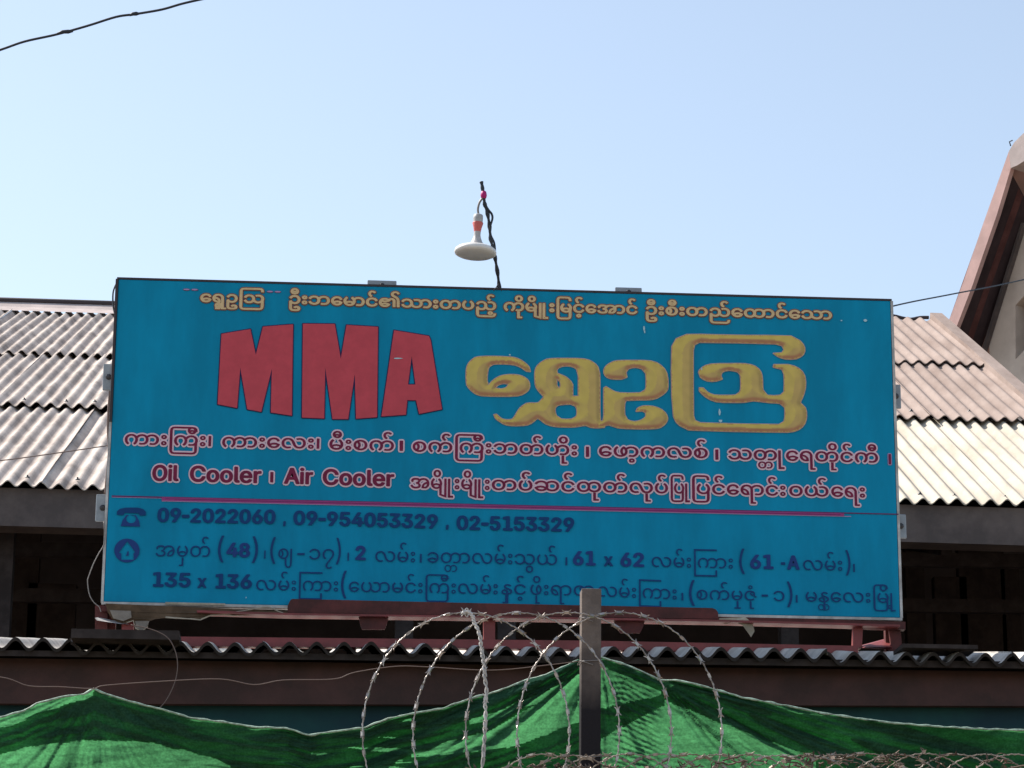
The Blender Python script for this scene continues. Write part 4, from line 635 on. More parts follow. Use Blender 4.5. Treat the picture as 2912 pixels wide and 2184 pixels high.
class Print:                                # flat print built just proud of the panel
    def __init__(s): s.b = {}
    def mb(s, m_):
        return s.b.setdefault(m_.name, (m_, MB()))[1]
    def fill(s, m_, pts, tr, d):
        b = s.mb(m_); i = len(b.v); b.v += [Vector((x, SY - d, z)) for x, z in pts]; b.f += [tuple(i + k for k in t) for t in tr]
    def rim(s, m_, lp, h, d, peak=0.0004, n=6, closed=True, an=1.0):
        b = s.mb(m_); N = len(lp)
        for i in range(N if closed else N - 1):
            (x0, z0), (x1, z1) = lp[i], lp[(i + 1) % N]; dx, dz = x1 - x0, z1 - z0; l = sqrt(dx * dx + dz * dz) or 1e-9
            nx, nz = -dz / l * h, dx / l * h * an; k = len(b.v)
            b.v += [Vector((x0 + nx, SY - d, z0 + nz)), Vector((x0, SY - d - peak, z0)), Vector((x0 - nx, SY - d, z0 - nz)),
                    Vector((x1 + nx, SY - d, z1 + nz)), Vector((x1, SY - d - peak, z1)), Vector((x1 - nx, SY - d, z1 - nz))]
            b.f += [(k, k + 1, k + 4, k + 3), (k + 1, k + 2, k + 5, k + 4)]
        for x, z in lp:
            k = len(b.v); b.v.append(Vector((x, SY - d - peak, z)))
            b.v += [Vector((x + h * cos(2 * pi * j / n), SY - d, z + h * an * sin(2 * pi * j / n))) for j in range(n)]
            b.f += [(k, k + 1 + j, k + 1 + (j + 1) % n) for j in range(n)]
    def out(s, name, parent):
        r = None
        for m_, b in s.b.values():
            o = b.build(name if r is None else name + '_outline', m_, r if r is not None and name in ('lettering', 'letter') else parent); r = r or o
        return r
def word(pr, txt, u0, v0, u1, v1, em, m_, bold=0.0, halo=None, hw_=0.0, depth=0.003, m_in=None, stagger=0):
    toks = txt if isinstance(txt, list) else list(txt)
    pen = 0.0; place = []; xs = []
    for t in toks:
        adv, loops = G[t]; place.append((t, pen))
        xs += [pen + x for lp in loops for x, y in lp]; pen += adv
    A, B = bp(u0, v0), bp(u1, v1); base = Vector((B.x - A.x, B.z - A.z))
    bm_ = bold * PXM; L = base.length; ux = base / L
    mn, mx = min(xs), max(xs); sx = (L - 2 * bm_) / (mx - mn); sy = em * PXM / 1000.0
    for gi, (t, px) in enumerate(place):
        def tf(p): 
            X = (px + p[0] - mn) * sx + bm_; return (A.x + ux.x * X, A.z + ux.y * X + p[1] * sy + (bm_ if bold else 0))
        st = 0.00012 * ((gi + stagger) % 6)
        for pts, tr in tris(t): pr.fill(m_, [tf(p) for p in pts], tr, depth + st)
        for lp in G[t][1]:
            q = [tf(p) for p in lp]
            if bold: pr.rim(m_, q, bm_, depth + st + 0.0001, 0.0002, an=0.68)
            if halo: pr.rim(halo, q, (hw_ + bold) * PXM, 0.0012 + st * 0.5)
def text_part(items, name='lettering', **kw):
    for k, it in enumerate(items):
        o = dict(kw); o.update(it[6] if len(it) > 6 else {})
        pr = Print(); word(pr, *it[:5], it[5], stagger=2 * k, **o)
        pr.out(name, sign)
def lat(s): return [(' ' if c == ' ' else ('M1' if c == '1' else 'L' + c)) for c in s]
# first line, gold letters with a brown outline
kw = dict(m_=M_gold, halo=M_brown, hw_=2.4, bold=1.7)
text_part([('ေရွှဥဩ', 569, 860, 751, 864, 84), ('ဦးဘေမာင်၏သားတပည့်', 822, 865, 1411, 884, 88),
           ('ကိုမိျUးြမင့်ေအာင်', 1432, 885, 1813, 895, 88), ('ဦးစီးတည်ေထာင်ေသာ', 1836, 896, 2366, 910, 88)], **kw)
text_part([('Q', 520, 852, 562, 853, 70), ('Q', 758, 858, 798, 859, 70)], m_=M_lilac, halo=M_stripe_d, hw_=1.0)
# third line, maroon letters with a pale rim
kw = dict(m_=M_maroon, halo=M_pink, hw_=4.3, bold=1.0)
text_part([('ကားWကီး|', 354, 1264, 600, 1270, 104), ('ကားေလး|', 631, 1272, 908, 1277, 104), ('မီးစက်', 936, 1279, 1120, 1283, 104),
           ('|', 1136, 1283, 1146, 1283, 104), ('စက်Wကီးဘတ်ဟိုး', 1173, 1285, 1641, 1296, 104), ('|', 1666, 1300, 1675, 1300, 104),
           ('ေဖာ့ကလစ်', 1703, 1298, 2013, 1304, 104), ('|', 2034, 1308, 2043, 1308, 104),
           ('သတTUေရတိုင်ကီ', 2071, 1307, 2497, 1317, 104), ('|', 2527, 1321, 2534, 1321, 104, dict(halo=M_lilac, hw_=2.5))], **kw)
# fourth line
text_part([('|', 768, 1372, 777, 1373, 104), ('အမိျUးမိျUး', 1167, 1389, 1392, 1394, 104), ('တပ်ဆင်', 1398, 1394, 1634, 1399, 104),
           ('ထုတ်', 1640, 1399, 1784, 1402, 104), ('လုပ်', 1790, 1402, 1900, 1404, 104), (['ြ', 'ပ', 'U'], 1907, 1404, 1962, 1405, 104),
           ('ြပင်', 1968, 1405, 2062, 1407, 104), ('ေရာင်း', 2067, 1407, 2234, 1411, 104), ('ဝယ်', 2244, 1411, 2356, 1413, 104),
           ('ေရး', 2364, 1413, 2460, 1416, 104)], **kw)
kw = dict(m_=M_maroon, halo=M_pink, hw_=3.8, bold=2.6)
text_part([(lat('Oil'), 432, 1369, 508, 1370, 85), (lat('Cooler'), 539, 1371, 743, 1376, 85), (lat('Air'), 807, 1377, 890, 1379, 85),
           (lat('Cooler'), 917, 1380, 1121, 1385, 85)], **kw)
# telephone numbers
kw = dict(m_=M_navy, bold=2.8)
text_part([(lat('09-2022060'), 447, 1486, 783, 1492, 74), (lat(','), 805, 1491, 813, 1491, 60), (lat('09-954053329'), 834, 1494, 1245, 1505, 74),
           (lat(','), 1268, 1501, 1276, 1501, 60), (lat('02-5153329'), 1298, 1508, 1633, 1514, 74)], **kw)
# address, thin letters and heavy figures mixed
th = dict(bold=0.0); hv = dict(bold=2.8, m_=M_violet)
def item(t, *a, **o): return (t, *a, o) if o else (t, *a)
text_part([item('အမှတ်', 442, 1582, 597, 1584, 112), item(lat('('), 619, 1588, 636, 1588, 120), item(lat('48'), 643, 1585, 711, 1587, 74, **hv),
           item(lat(')'), 716, 1590, 733, 1590, 120), item('|', 751, 1589, 755, 1589, 85), item(lat('('), 768, 1592, 783, 1592, 120), item('ဈ', 791, 1589, 830, 1590, 106),
           item(lat('-'), 845, 1592, 866, 1592, 74), item('၁၇', 879, 1591, 950, 1592, 108), item(lat(')'), 955, 1594, 969, 1594, 120), item('|', 988, 1595, 992, 1595, 85),
           item(lat('2'), 1010, 1594, 1040, 1595, 74, **hv), item('လမ်း', 1067, 1597, 1180, 1599, 108), item('|', 1194, 1600, 1199, 1600, 90),
           item('ခတTာလမ်းသွယ်', 1215, 1600, 1584, 1607, 108), item('|', 1608, 1608, 1613, 1608, 85), item(lat('61'), 1629, 1609, 1694, 1610, 74, **hv),
           item(lat('x'), 1717, 1611, 1743, 1611, 68, bold=2.0), item(lat('62'), 1764, 1613, 1832, 1614, 74, **hv), item(['လ', 'မ', '်', 'း', 'B', 'က', 'ာ', 'း'], 1853, 1612, 2084, 1617, 104),
           item(lat('('), 2102, 1622, 2118, 1622, 116), item(lat('61'), 2133, 1619, 2200, 1620, 74, **hv), item(lat('-'), 2221, 1620, 2233, 1620, 74, bold=1.2),
           item(lat('A'), 2238, 1621, 2274, 1622, 74, **hv), item('လမ်း', 2284, 1621, 2395, 1623, 104), item(lat(')'), 2405, 1626, 2419, 1626, 116), item('|', 2426, 1627, 2431, 1627, 85)], m_=M_navy)
text_part([item(lat('135'), 434, 1670, 542, 1672, 74, bold=2.8), item(lat('x'), 561, 1673, 587, 1673, 68, bold=2.0), item(lat('136'), 612, 1675, 716, 1676, 74, bold=2.8),
           item(['လ', 'မ', '်', 'း', 'B', 'က', 'ာ', 'း'], 728, 1678, 961, 1682, 104), item(lat('('), 969, 1690, 985, 1690, 124), item('ေယာမင်းWကီးလမ်း', 992, 1683, 1415, 1690, 104),
           item('နှင့်', 1426, 1690, 1495, 1691, 104), item('ဖိုးရာဇာ', 1508, 1691, 1690, 1695, 104), item(['လ', 'မ', '်', 'း', 'B', 'က', 'ာ', 'း'], 1700, 1696, 1924, 1705, 104),
           item('|', 1938, 1708, 1943, 1708, 80), item(lat('('), 1959, 1712, 1976, 1712, 116), item('စက်မှုဇုံ', 1981, 1705, 2151, 1708, 100), item(lat('-'), 2166, 1710, 2184, 1710, 74),
           item('၁', 2200, 1709, 2231, 1710, 104), item(lat(')'), 2238, 1716, 2254, 1716, 116), item('|', 2263, 1714, 2268, 1714, 80),
           item(['မ', 'န', 't', 'ေ', 'လ', 'း', 'ြ', 'မ', 'ိ', 'U', '့'], 2291, 1711, 2546, 1715, 102)], m_=M_navy)
# big red letters
def outline_pts(P, sc, ox, oy): return [(lambda q: (q.x, q.z))(bp(ox + x / sc, oy + y / sc)) for x, y in P]
def poly_letter(loops, m_, name, rim_m, rim_w, inset=0.0):
    pr = Print(); pts = [p for lp in loops for p in lp]
    tr = tessellate_polygon([[Vector((x, z, 0)) for x, z in lp] for lp in loops])
    pr.fill(m_, pts, [tuple(t) for t in tr], 0.003)
    for lp in loops: pr.rim(rim_m, lp, rim_w * PXM, 0.0012 if inset == 0 else 0.0034)
    return pr.out(name, sign)
M1 = [(912, 525), (1140, 487), (1182, 690), (1238, 468), (1475, 450), (1465, 1168), (1300, 1143), (1308, 800), (1225, 1138), (1115, 1118), (1060, 790), (1035, 1108), (882, 1078)]
M2 = [(1552, 445), (1803, 447), (1850, 720), (1895, 455), (2143, 470), (2135, 1180), (1970, 1192), (1960, 840), (1908, 1195), (1785, 1195), (1728, 790), (1720, 1190), (1545, 1183)]
A3 = [(365, 205), (880, 290), (905, 350), (1072, 1370), (735, 1438), (690, 1238), (560, 1235), (540, 1450), (180, 1475)]
A3h = [(626, 590), (572, 1005), (680, 1005)]
poly_letter([outline_pts(M1, 2.765, 300, 760)], M_red, 'letter', M_outline, 2.6)
poly_letter([outline_pts(M2, 2.765, 300, 760)], M_red, 'letter', M_outline, 2.6)
poly_letter([outline_pts(A3, 5.183, 1050, 900), outline_pts(A3h, 5.183, 1050, 900)], M_red, 'letter', M_outline, 2.6)
# big gold letters: printed bevel, light on the upper strokes and brown along the lower ones
def attr_mat(name):
    mt = bpy.data.materials.new(name); mt.use_nodes = True; N = mt.node_tree.nodes; L = mt.node_tree.links
    b = N['Principled BSDF']; b.inputs['Roughness'].default_value = 0.5; b.inputs['Specular IOR Level'].default_value = 0.2
    a = N.new('ShaderNodeVertexColor'); a.layer_name = 'print'; L.new(a.outputs[0], b.inputs['Base Color']); return mt
M_bevel = attr_mat('print_bevelled_gold')
def lerp3(a, b, t): return tuple(a[i] + (b[i] - a[i]) * t for i in range(3))
GL = [0]
def gold_letter(outer, holes):
    GL[0] += 1; dep = 0.003 + 0.0004 * GL[0]
    loops = [outer] + holes; step = 3.4 * PXM; pts = []; edges = []
    def dens(lp):
        o = []
        for i in range(len(lp)):
            (x0, z0), (x1, z1) = lp[i], lp[(i + 1) % len(lp)]; n = max(1, int(sqrt((x1 - x0) ** 2 + (z1 - z0) ** 2) / step))
            o += [(x0 + (x1 - x0) * k / n, z0 + (z1 - z0) * k / n) for k in range(n)]
        return o
    D = [dens(smooth2(lp)) for lp in loops]
    for lp in D:
        s0 = len(pts); pts += lp; edges += [(s0 + i, s0 + (i + 1) % len(lp)) for i in range(len(lp))]
    nb = len(pts); bnd = list(pts)
    xs = [p[0] for p in pts]; zs = [p[1] for p in pts]; z = min(zs); r = 0
    segs = []
    for lp in D:
        w = signed(lp)
        for i in range(len(lp)): segs.append((lp[i], lp[(i + 1) % len(lp)]))
    while z < max(zs):
        x = min(xs) + (r % 2) * step / 2
        while x < max(xs):
            if inside((x, z), D[0]) and not any(inside((x, z), h) for h in D[1:]):
                if min((bx - x) ** 2 + (bz - z) ** 2 for bx, bz in bnd) > (step * 0.55) ** 2: pts.append((x, z))
            x += step
        z += step * 0.87; r += 1
    res = delaunay_2d_cdt([Vector(p) for p in pts], edges, [], 0, 1e-7)
    V = [(v.x, v.y) for v in res[0]]; F = []
    for f in res[2]:
        cx = sum(V[i][0] for i in f) / 3; cz = sum(V[i][1] for i in f) / 3
        if inside((cx, cz), D[0]) and not any(inside((cx, cz), h) for h in D[1:]): F.append(tuple(f))
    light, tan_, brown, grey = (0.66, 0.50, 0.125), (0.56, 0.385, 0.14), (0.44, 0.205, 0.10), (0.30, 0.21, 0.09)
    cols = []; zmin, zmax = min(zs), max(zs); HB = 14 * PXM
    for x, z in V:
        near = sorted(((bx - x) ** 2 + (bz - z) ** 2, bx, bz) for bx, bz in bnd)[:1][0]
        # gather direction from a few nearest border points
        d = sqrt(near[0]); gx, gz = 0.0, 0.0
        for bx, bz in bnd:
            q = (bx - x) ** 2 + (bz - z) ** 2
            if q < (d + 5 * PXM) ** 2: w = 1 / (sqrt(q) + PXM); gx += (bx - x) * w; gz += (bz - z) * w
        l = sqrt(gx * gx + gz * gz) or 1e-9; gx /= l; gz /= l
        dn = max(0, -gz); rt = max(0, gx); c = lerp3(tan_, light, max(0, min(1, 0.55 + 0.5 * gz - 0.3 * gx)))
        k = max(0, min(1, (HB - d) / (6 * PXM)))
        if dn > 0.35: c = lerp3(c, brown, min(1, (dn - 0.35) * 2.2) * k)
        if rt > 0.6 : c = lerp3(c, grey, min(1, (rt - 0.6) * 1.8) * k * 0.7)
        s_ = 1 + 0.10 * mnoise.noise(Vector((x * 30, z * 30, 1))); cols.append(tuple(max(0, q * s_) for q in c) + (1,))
    me = bpy.data.meshes.new('letter'); me.from_pydata([(x, SY - dep, z) for x, z in V], [], F); me.update()
    ca = me.color_attributes.new('print', 'FLOAT_COLOR', 'POINT')
    for i, c in enumerate(cols): ca.data[i].color = c
    me.materials.append(M_bevel); o = bpy.data.objects.new('letter', me); COL.objects.link(o); attach(o, sign)
    pr = Print()
    for lp in D:
        pr = Print(); pr.rim(M_edge_pink, lp, 1.9 * PXM, 0.0012 + 0.0003 * GL[0])
        pr.out('letter_outline', o)
    return o
M_edge_pink = mat('print_rose_edge', (0.62, 0.40, 0.36), 0.5, 0.2)
def smooth2(lp):
    out = []; n = len(lp)
    for i in range(n):
        p0, p1, p2, p3 = [Vector(lp[(i + k - 1) % n]) for k in range(4)]
        a1 = (p1 - p0).normalized().dot((p2 - p1).normalized()); a2 = (p2 - p1).normalized().dot((p3 - p2).normalized())
        out.append(tuple(p1))
        if (p2 - p1).length > 6 * PXM and a1 > 0.25 and a2 > 0.25:
            q = 0.5 * ((2 * p1) + (p2 - p0) * .5 + (2 * p0 - 5 * p1 + 4 * p2 - p3) * .25 + (3 * p1 - p0 - 3 * p2 + p3) * .125)
            if (q - (p1 + p2) / 2).length < 0.12 * (p2 - p1).length: out.append(tuple(q))
    return out
c2 = lambda P: outline_pts(P, 5.267, 1300, 980); c3 = lambda P: outline_pts(P, 3.568, 1700, 930)
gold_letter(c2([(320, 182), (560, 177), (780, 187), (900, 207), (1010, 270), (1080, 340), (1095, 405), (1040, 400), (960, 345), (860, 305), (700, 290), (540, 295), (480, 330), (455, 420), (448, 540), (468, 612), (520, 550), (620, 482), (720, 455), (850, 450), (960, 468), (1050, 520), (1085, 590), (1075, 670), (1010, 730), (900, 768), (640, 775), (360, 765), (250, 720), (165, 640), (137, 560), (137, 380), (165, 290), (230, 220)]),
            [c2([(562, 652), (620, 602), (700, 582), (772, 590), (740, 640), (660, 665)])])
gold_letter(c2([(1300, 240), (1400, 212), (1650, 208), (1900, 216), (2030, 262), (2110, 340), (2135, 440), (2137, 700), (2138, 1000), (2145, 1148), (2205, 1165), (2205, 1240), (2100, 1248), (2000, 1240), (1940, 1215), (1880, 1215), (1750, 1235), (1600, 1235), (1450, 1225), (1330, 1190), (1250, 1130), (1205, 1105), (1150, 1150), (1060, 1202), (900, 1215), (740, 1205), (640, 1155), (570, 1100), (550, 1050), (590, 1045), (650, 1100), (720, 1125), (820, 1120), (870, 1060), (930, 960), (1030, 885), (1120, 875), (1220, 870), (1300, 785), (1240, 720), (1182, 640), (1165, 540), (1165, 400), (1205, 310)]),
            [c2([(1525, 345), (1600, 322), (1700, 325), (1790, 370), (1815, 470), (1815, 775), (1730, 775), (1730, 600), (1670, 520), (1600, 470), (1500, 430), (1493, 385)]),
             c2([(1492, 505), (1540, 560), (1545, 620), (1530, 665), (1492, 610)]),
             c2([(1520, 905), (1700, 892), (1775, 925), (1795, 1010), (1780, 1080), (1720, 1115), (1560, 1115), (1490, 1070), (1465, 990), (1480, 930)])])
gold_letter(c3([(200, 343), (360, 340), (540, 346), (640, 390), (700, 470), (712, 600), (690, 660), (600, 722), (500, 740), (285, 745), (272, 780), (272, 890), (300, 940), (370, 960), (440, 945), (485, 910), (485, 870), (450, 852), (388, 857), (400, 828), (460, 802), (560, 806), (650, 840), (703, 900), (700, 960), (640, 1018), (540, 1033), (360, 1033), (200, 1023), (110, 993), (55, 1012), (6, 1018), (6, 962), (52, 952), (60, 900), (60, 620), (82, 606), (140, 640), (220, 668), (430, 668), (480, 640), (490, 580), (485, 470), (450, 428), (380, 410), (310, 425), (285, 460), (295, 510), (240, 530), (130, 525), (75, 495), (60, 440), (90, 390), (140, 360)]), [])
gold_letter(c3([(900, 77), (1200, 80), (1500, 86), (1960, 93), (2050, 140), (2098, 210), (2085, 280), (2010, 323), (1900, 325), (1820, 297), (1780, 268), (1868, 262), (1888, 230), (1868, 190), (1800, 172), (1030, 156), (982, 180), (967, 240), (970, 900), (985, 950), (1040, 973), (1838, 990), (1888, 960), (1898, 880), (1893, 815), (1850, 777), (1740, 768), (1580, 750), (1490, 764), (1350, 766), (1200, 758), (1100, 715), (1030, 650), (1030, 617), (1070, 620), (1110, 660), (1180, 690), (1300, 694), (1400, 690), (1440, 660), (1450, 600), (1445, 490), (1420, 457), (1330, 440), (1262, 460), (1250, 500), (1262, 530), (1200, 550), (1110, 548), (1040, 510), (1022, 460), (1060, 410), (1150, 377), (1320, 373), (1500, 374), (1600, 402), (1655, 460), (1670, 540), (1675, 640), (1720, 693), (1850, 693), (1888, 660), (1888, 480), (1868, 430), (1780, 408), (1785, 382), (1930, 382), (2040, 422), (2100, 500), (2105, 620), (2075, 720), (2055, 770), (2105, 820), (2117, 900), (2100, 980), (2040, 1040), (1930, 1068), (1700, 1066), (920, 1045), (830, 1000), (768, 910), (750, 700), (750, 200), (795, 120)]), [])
# stripes
def band(pr, m_, u0, va0, vb0, u1, va1, vb1, d):
    P = [bp(u0, va0), bp(u1, va1), bp(u1, vb1), bp(u0, vb0)]; pr.fill(m_, [(p.x, p.z) for p in P], [(0, 1, 2), (0, 2, 3)], d)
pr = Print()
band(pr, M_stripe, 460, 1414, 1424, 2400, 1460, 1468, 0.0028); band(pr, M_lilac, 460, 1424, 1426, 2420, 1468, 1470, 0.0020)
band(pr, M_stripe_d, 318, 1409, 1413, 2555, 1461, 1464, 0.0014); band(pr, M_stripe_d, 470, 1418, 1419.5, 2390, 1463.5, 1465, 0.0034)
band(pr, M_lilac, 318, 1413, 1414.5, 520, 1418, 1419, 0.0016)
pr.out('stripe', sign)
# telephone symbol
T = lambda P: outline_pts(P, 3.017, 0, 1400)
pr = Print()
def simplepoly(pr, loops, m_, d):
    pts = [p for lp in loops for p in lp]; pr.fill(m_, pts, [tuple(t) for t in tessellate_polygon([[Vector((x, z, 0)) for x, z in lp] for lp in loops])], d)
simplepoly(pr, [T([(1003, 195), (1003, 165), (1030, 142), (1080, 132), (1180, 132), (1230, 145), (1252, 168), (1250, 200), (1200, 202), (1190, 182), (1070, 178), (1060, 198)])], M_navy, 0.003)
ringc = [(1125 + 42 * cos(a * pi / 10), 230 + 36 * sin(a * pi / 10)) for a in range(20)]
simplepoly(pr, [T([(1085, 195), (1165, 197), (1192, 240), (1203, 296), (1035, 292), (1052, 240)]), T(ringc)], M_violet, 0.0032)
simplepoly(pr, [T([(1125 + 24 * cos(a * pi / 8), 232 + 20 * sin(a * pi / 8)) for a in range(16)])], M_fleck_b if False else M_navy, 0.0026) if False else None
pr.out('telephone_symbol', sign)
pr = Print()
circ = [(361 + 36 * cos(a * pi / 18), 1566 + 34 * sin(a * pi / 18)) for a in range(36)]
hs = [(362, 1540), (384, 1570), (380, 1574), (380, 1592), (345, 1592), (345, 1574), (338, 1572)]
simplepoly(pr, [outline_pts(circ, 1, 0, 0), outline_pts(hs, 1, 0, 0)], M_violet, 0.003)
simplepoly(pr, [outline_pts([(358, 1581), (363, 1568), (366, 1568), (366, 1581), (363, 1581)], 1, 0, 0)], M_violet, 0.003)
pr.out('house_symbol', sign)
# little peeled flecks in the print
for u, v, w, h in ((1831, 935, 3, 9), (1833, 944, 2, 5), (2460, 912, 5, 4), (2046, 1172, 3, 10), (2049, 1198, 6, 4), (1130, 1020, 14, 2), (2392, 912, 3, 2), (700, 1760 - 60, 2, 2), (1995, 1050, 2, 4), (1450, 1010, 3, 2)):
    q = [(u + w * cos(a) * (0.7 + 0.5 * random.random()), v + h * sin(a) * (0.7 + 0.5 * random.random())) for a in [k * pi / 4 for k in range(8)]]
    pr = Print(); simplepoly(pr, [outline_pts(q, 1, 0, 0)], M_fleck, 0.0052); pr.out('peeled_fleck', sign)

# ================================================================== red steel stand under the sign
stand = thing('sign_stand', Vector((0.1, -0.03, CZ - 1.1)), 'red oxide steel frame with ledge holding up the blue sign above the awning', 'frame')
def bar2(name, u0, v0, u1, v1, Y, w, d, m_=M_steel_red, par=None):
    b = MB(); b.bar(at(u0, v0, Y), at(u1, v1, Y), d, w, Vector((0, 0, 1)) if abs(u1 - u0) > abs(v1 - v0) else Vector((1, 0, 0))); o = b.build(name, m_, par or stand); return o
def slab_y(name, pts, Y, th, m_, parent):
    F_ = [at(u, v, Y) for u, v in pts]; B_ = [p + Vector((0, th, 0)) for p in F_]; b = MB(); b.poly(F_); b.poly(list(reversed(B_)))
    for i in range(len(F_)):
        j = (i + 1) % len(F_); b.quad(F_[i], B_[i], B_[j], F_[j])
    return b.build(name, m_, parent)
led = [(826, 1706), (832, 1703), (1400, 1716), (2025, 1729), (2036, 1733), (2042, 1742), (2043, 1760), (1400, 1751), (818, 1742), (818, 1722)]
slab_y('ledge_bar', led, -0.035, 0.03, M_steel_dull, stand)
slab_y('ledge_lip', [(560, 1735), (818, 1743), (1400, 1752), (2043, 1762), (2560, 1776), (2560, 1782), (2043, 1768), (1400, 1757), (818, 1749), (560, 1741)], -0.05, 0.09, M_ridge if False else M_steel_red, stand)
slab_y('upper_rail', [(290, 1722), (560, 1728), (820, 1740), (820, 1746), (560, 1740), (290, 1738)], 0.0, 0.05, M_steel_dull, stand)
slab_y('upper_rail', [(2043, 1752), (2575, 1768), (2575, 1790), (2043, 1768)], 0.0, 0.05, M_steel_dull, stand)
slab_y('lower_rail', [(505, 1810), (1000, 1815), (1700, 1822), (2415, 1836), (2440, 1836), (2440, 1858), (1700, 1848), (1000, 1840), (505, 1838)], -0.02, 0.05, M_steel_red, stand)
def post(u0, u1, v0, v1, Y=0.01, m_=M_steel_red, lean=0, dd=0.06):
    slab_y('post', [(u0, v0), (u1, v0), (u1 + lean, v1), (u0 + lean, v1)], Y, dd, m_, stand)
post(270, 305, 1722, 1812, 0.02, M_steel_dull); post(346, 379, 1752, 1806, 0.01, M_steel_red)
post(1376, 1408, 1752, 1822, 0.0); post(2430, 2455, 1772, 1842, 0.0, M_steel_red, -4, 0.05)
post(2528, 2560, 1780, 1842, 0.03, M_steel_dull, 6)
slab_y('gusset', [(1019, 1750), (1106, 1752), (1100, 1775), (1094, 1790), (1030, 1790), (1024, 1775)], -0.02, 0.012, M_steel_dull, stand)
slab_y('gusset', [(1745, 1762), (1835, 1764), (1828, 1785), (1820, 1800), (1765, 1800), (1752, 1785)], -0.02, 0.012, M_steel_dull, stand)
# sunlit sloping foot plate at the right, end flap at the left
b = MB(); q = [at(2452, 1838, -0.02), at(2537, 1841, -0.02), at(2534, 1812, 0.16), at(2452, 1834, 0.10)]
b.poly(q); b.poly([p - Vector((0, 0, 0.01)) for p in reversed(q)]); b.build('foot_plate', M_steel_red, stand)
b = MB(); q = [at(270, 1757, -0.02), at(283, 1755, 0.03), at(330, 1766, 0.03), at(372, 1776, 0.0), at(340, 1774, -0.03), at(275, 1764, -0.05)]
b.poly(q); b.build('steel_flap', M_white_edge, stand)
for u in (290, 1000, 1392, 1800, 2540):
    b = MB(); p = at(u, 1835, 0.03); b.bar(p, Vector((p.x, p.y, p.z - 0.10)), 0.04, 0.04, Vector((0, 1, 0))); b.build('foot', M_steel_dull, stand)
for u in (330, 2520):
    b = MB(); p = at(u, 1400, 0.07); b.bar(Vector((p.x, 0.08, CZ + 0.5)), Vector((p.x, 0.08, CZ - 1.0)), 0.05, 0.04, Vector((0, 1, 0)))
    b.build('rear_upright', M_steel_dull, stand)

# ================================================================== lamp over the sign
LY = -0.16
lamp = thing('hanging_lamp', Vector((at(1420, 830, 0.0).x, 0.03, CZ + hh)), 'white saucer shaped bulb with red collar hanging from a bent black pole above the sign', 'lamp')
cc = lambda x, y: (1240 + x / 4.367, 480 + y / 4.367)
def lp3(P, Y=LY): return [at(*cc(x, y), Y + dy) for x, y, dy in P]
P = smoothpath([at(*cc(x, y), yy) for x, y, yy in ((795, 1560, 0.055), (788, 1500, 0.03), (765, 1300, -0.03), (735, 1120, -0.07), (712, 1000, -0.09), (680, 880, -0.11), (665, 720, -0.12), (640, 560, -0.14), (605, 440, -0.15), (590, 340, -0.16), (575, 230, -0.16), (563, 160, -0.16))], 5)
n_ = len(P); b = MB(); b.tube(P, [0.0085 + 0.0025 * sin(k * 1.3) * (0.5 if k > n_ * .8 else 1) for k in range(n_)], 8); b.build('pole', M_wire_dark, lamp, True)
b = MB(); b.tube(smoothpath([at(*cc(x, y), yy) for x, y, yy in ((735, 1060, -.07), (722, 920, -.08), (668, 800, -.12), (672, 720, -.13), (700, 620, -.14), (690, 560, -.14), (650, 510, -.15), (612, 440, -.15), (600, 370, -.16))], 5), 0.0055, 6)
b.tube([at(*cc(x, y), -0.03) for x, y in ((775, 1430), (745, 1475), (715, 1515))], 0.003, 5); b.tube([at(*cc(x, y), -0.03) for x, y in ((770, 1430), (790, 1475), (815, 1515))], 0.003, 5)
b.build('loose_wire', M_wire_dark, lamp, True)
b = MB(); b.tube(smoothpath([at(*cc(x, y), LY) for x, y in ((590, 350), (560, 385), (535, 430), (520, 500), (525, 555))], 4), 0.0055, 6); b.build('hook_wire', M_wire_grey, lamp, True)
b = MB(); c0 = at(*cc(592, 320), -0.16); b.lathe(c0, [(0.0, -.022), (.012, -.018), (.0155, -.004), (.012, .014), (0, .022)], 10); b.build('tape', M_tape, lamp, True)
tl = Matrix.Rotation(radians(2.5), 3, 'Y')
cap = at(*cc(525, 570), LY); S_ = PXM * 0.988 / 4.367
def zc(y): return -(y - 570) * S_ / cos(PITCH)
prof = [(0.0, 0.003), (52, 0.0), (58, -4), (60, -20), (60, -100)]
b = MB(); b.lathe(cap, [(0, 0)] + [(r * S_, zc(570 + d)) for r, d in ((50, 0), (60, 10), (62, 50), (60, 105))], 20, tl); b.build('socket', M_bulb_d, lamp, True)
b = MB(); b.lathe(cap, [(r * S_, zc(y)) for r, y in ((66, 672), (70, 680), (52, 740), (44, 792))], 20, tl); b.build('collar', M_bulb_r, lamp, True)
b = MB(); b.lathe(cap, [(r * S_, zc(y)) for r, y in ((44, 790), (42, 830), (50, 870), (72, 925), (105, 965), (120, 985))], 24, tl); b.build('neck', M_bulb_d, lamp, True)
b = MB(); b.lathe(cap + Vector((-0.004, 0, 0)), [(r * S_, zc(y)) for r, y in ((88, 975), (160, 985), (225, 1000), (258, 1025), (268, 1052), (258, 1075), (225, 1092), (150, 1102), (0, 1106))], 36, tl); b.build('bulb', M_bulb, lamp, True)

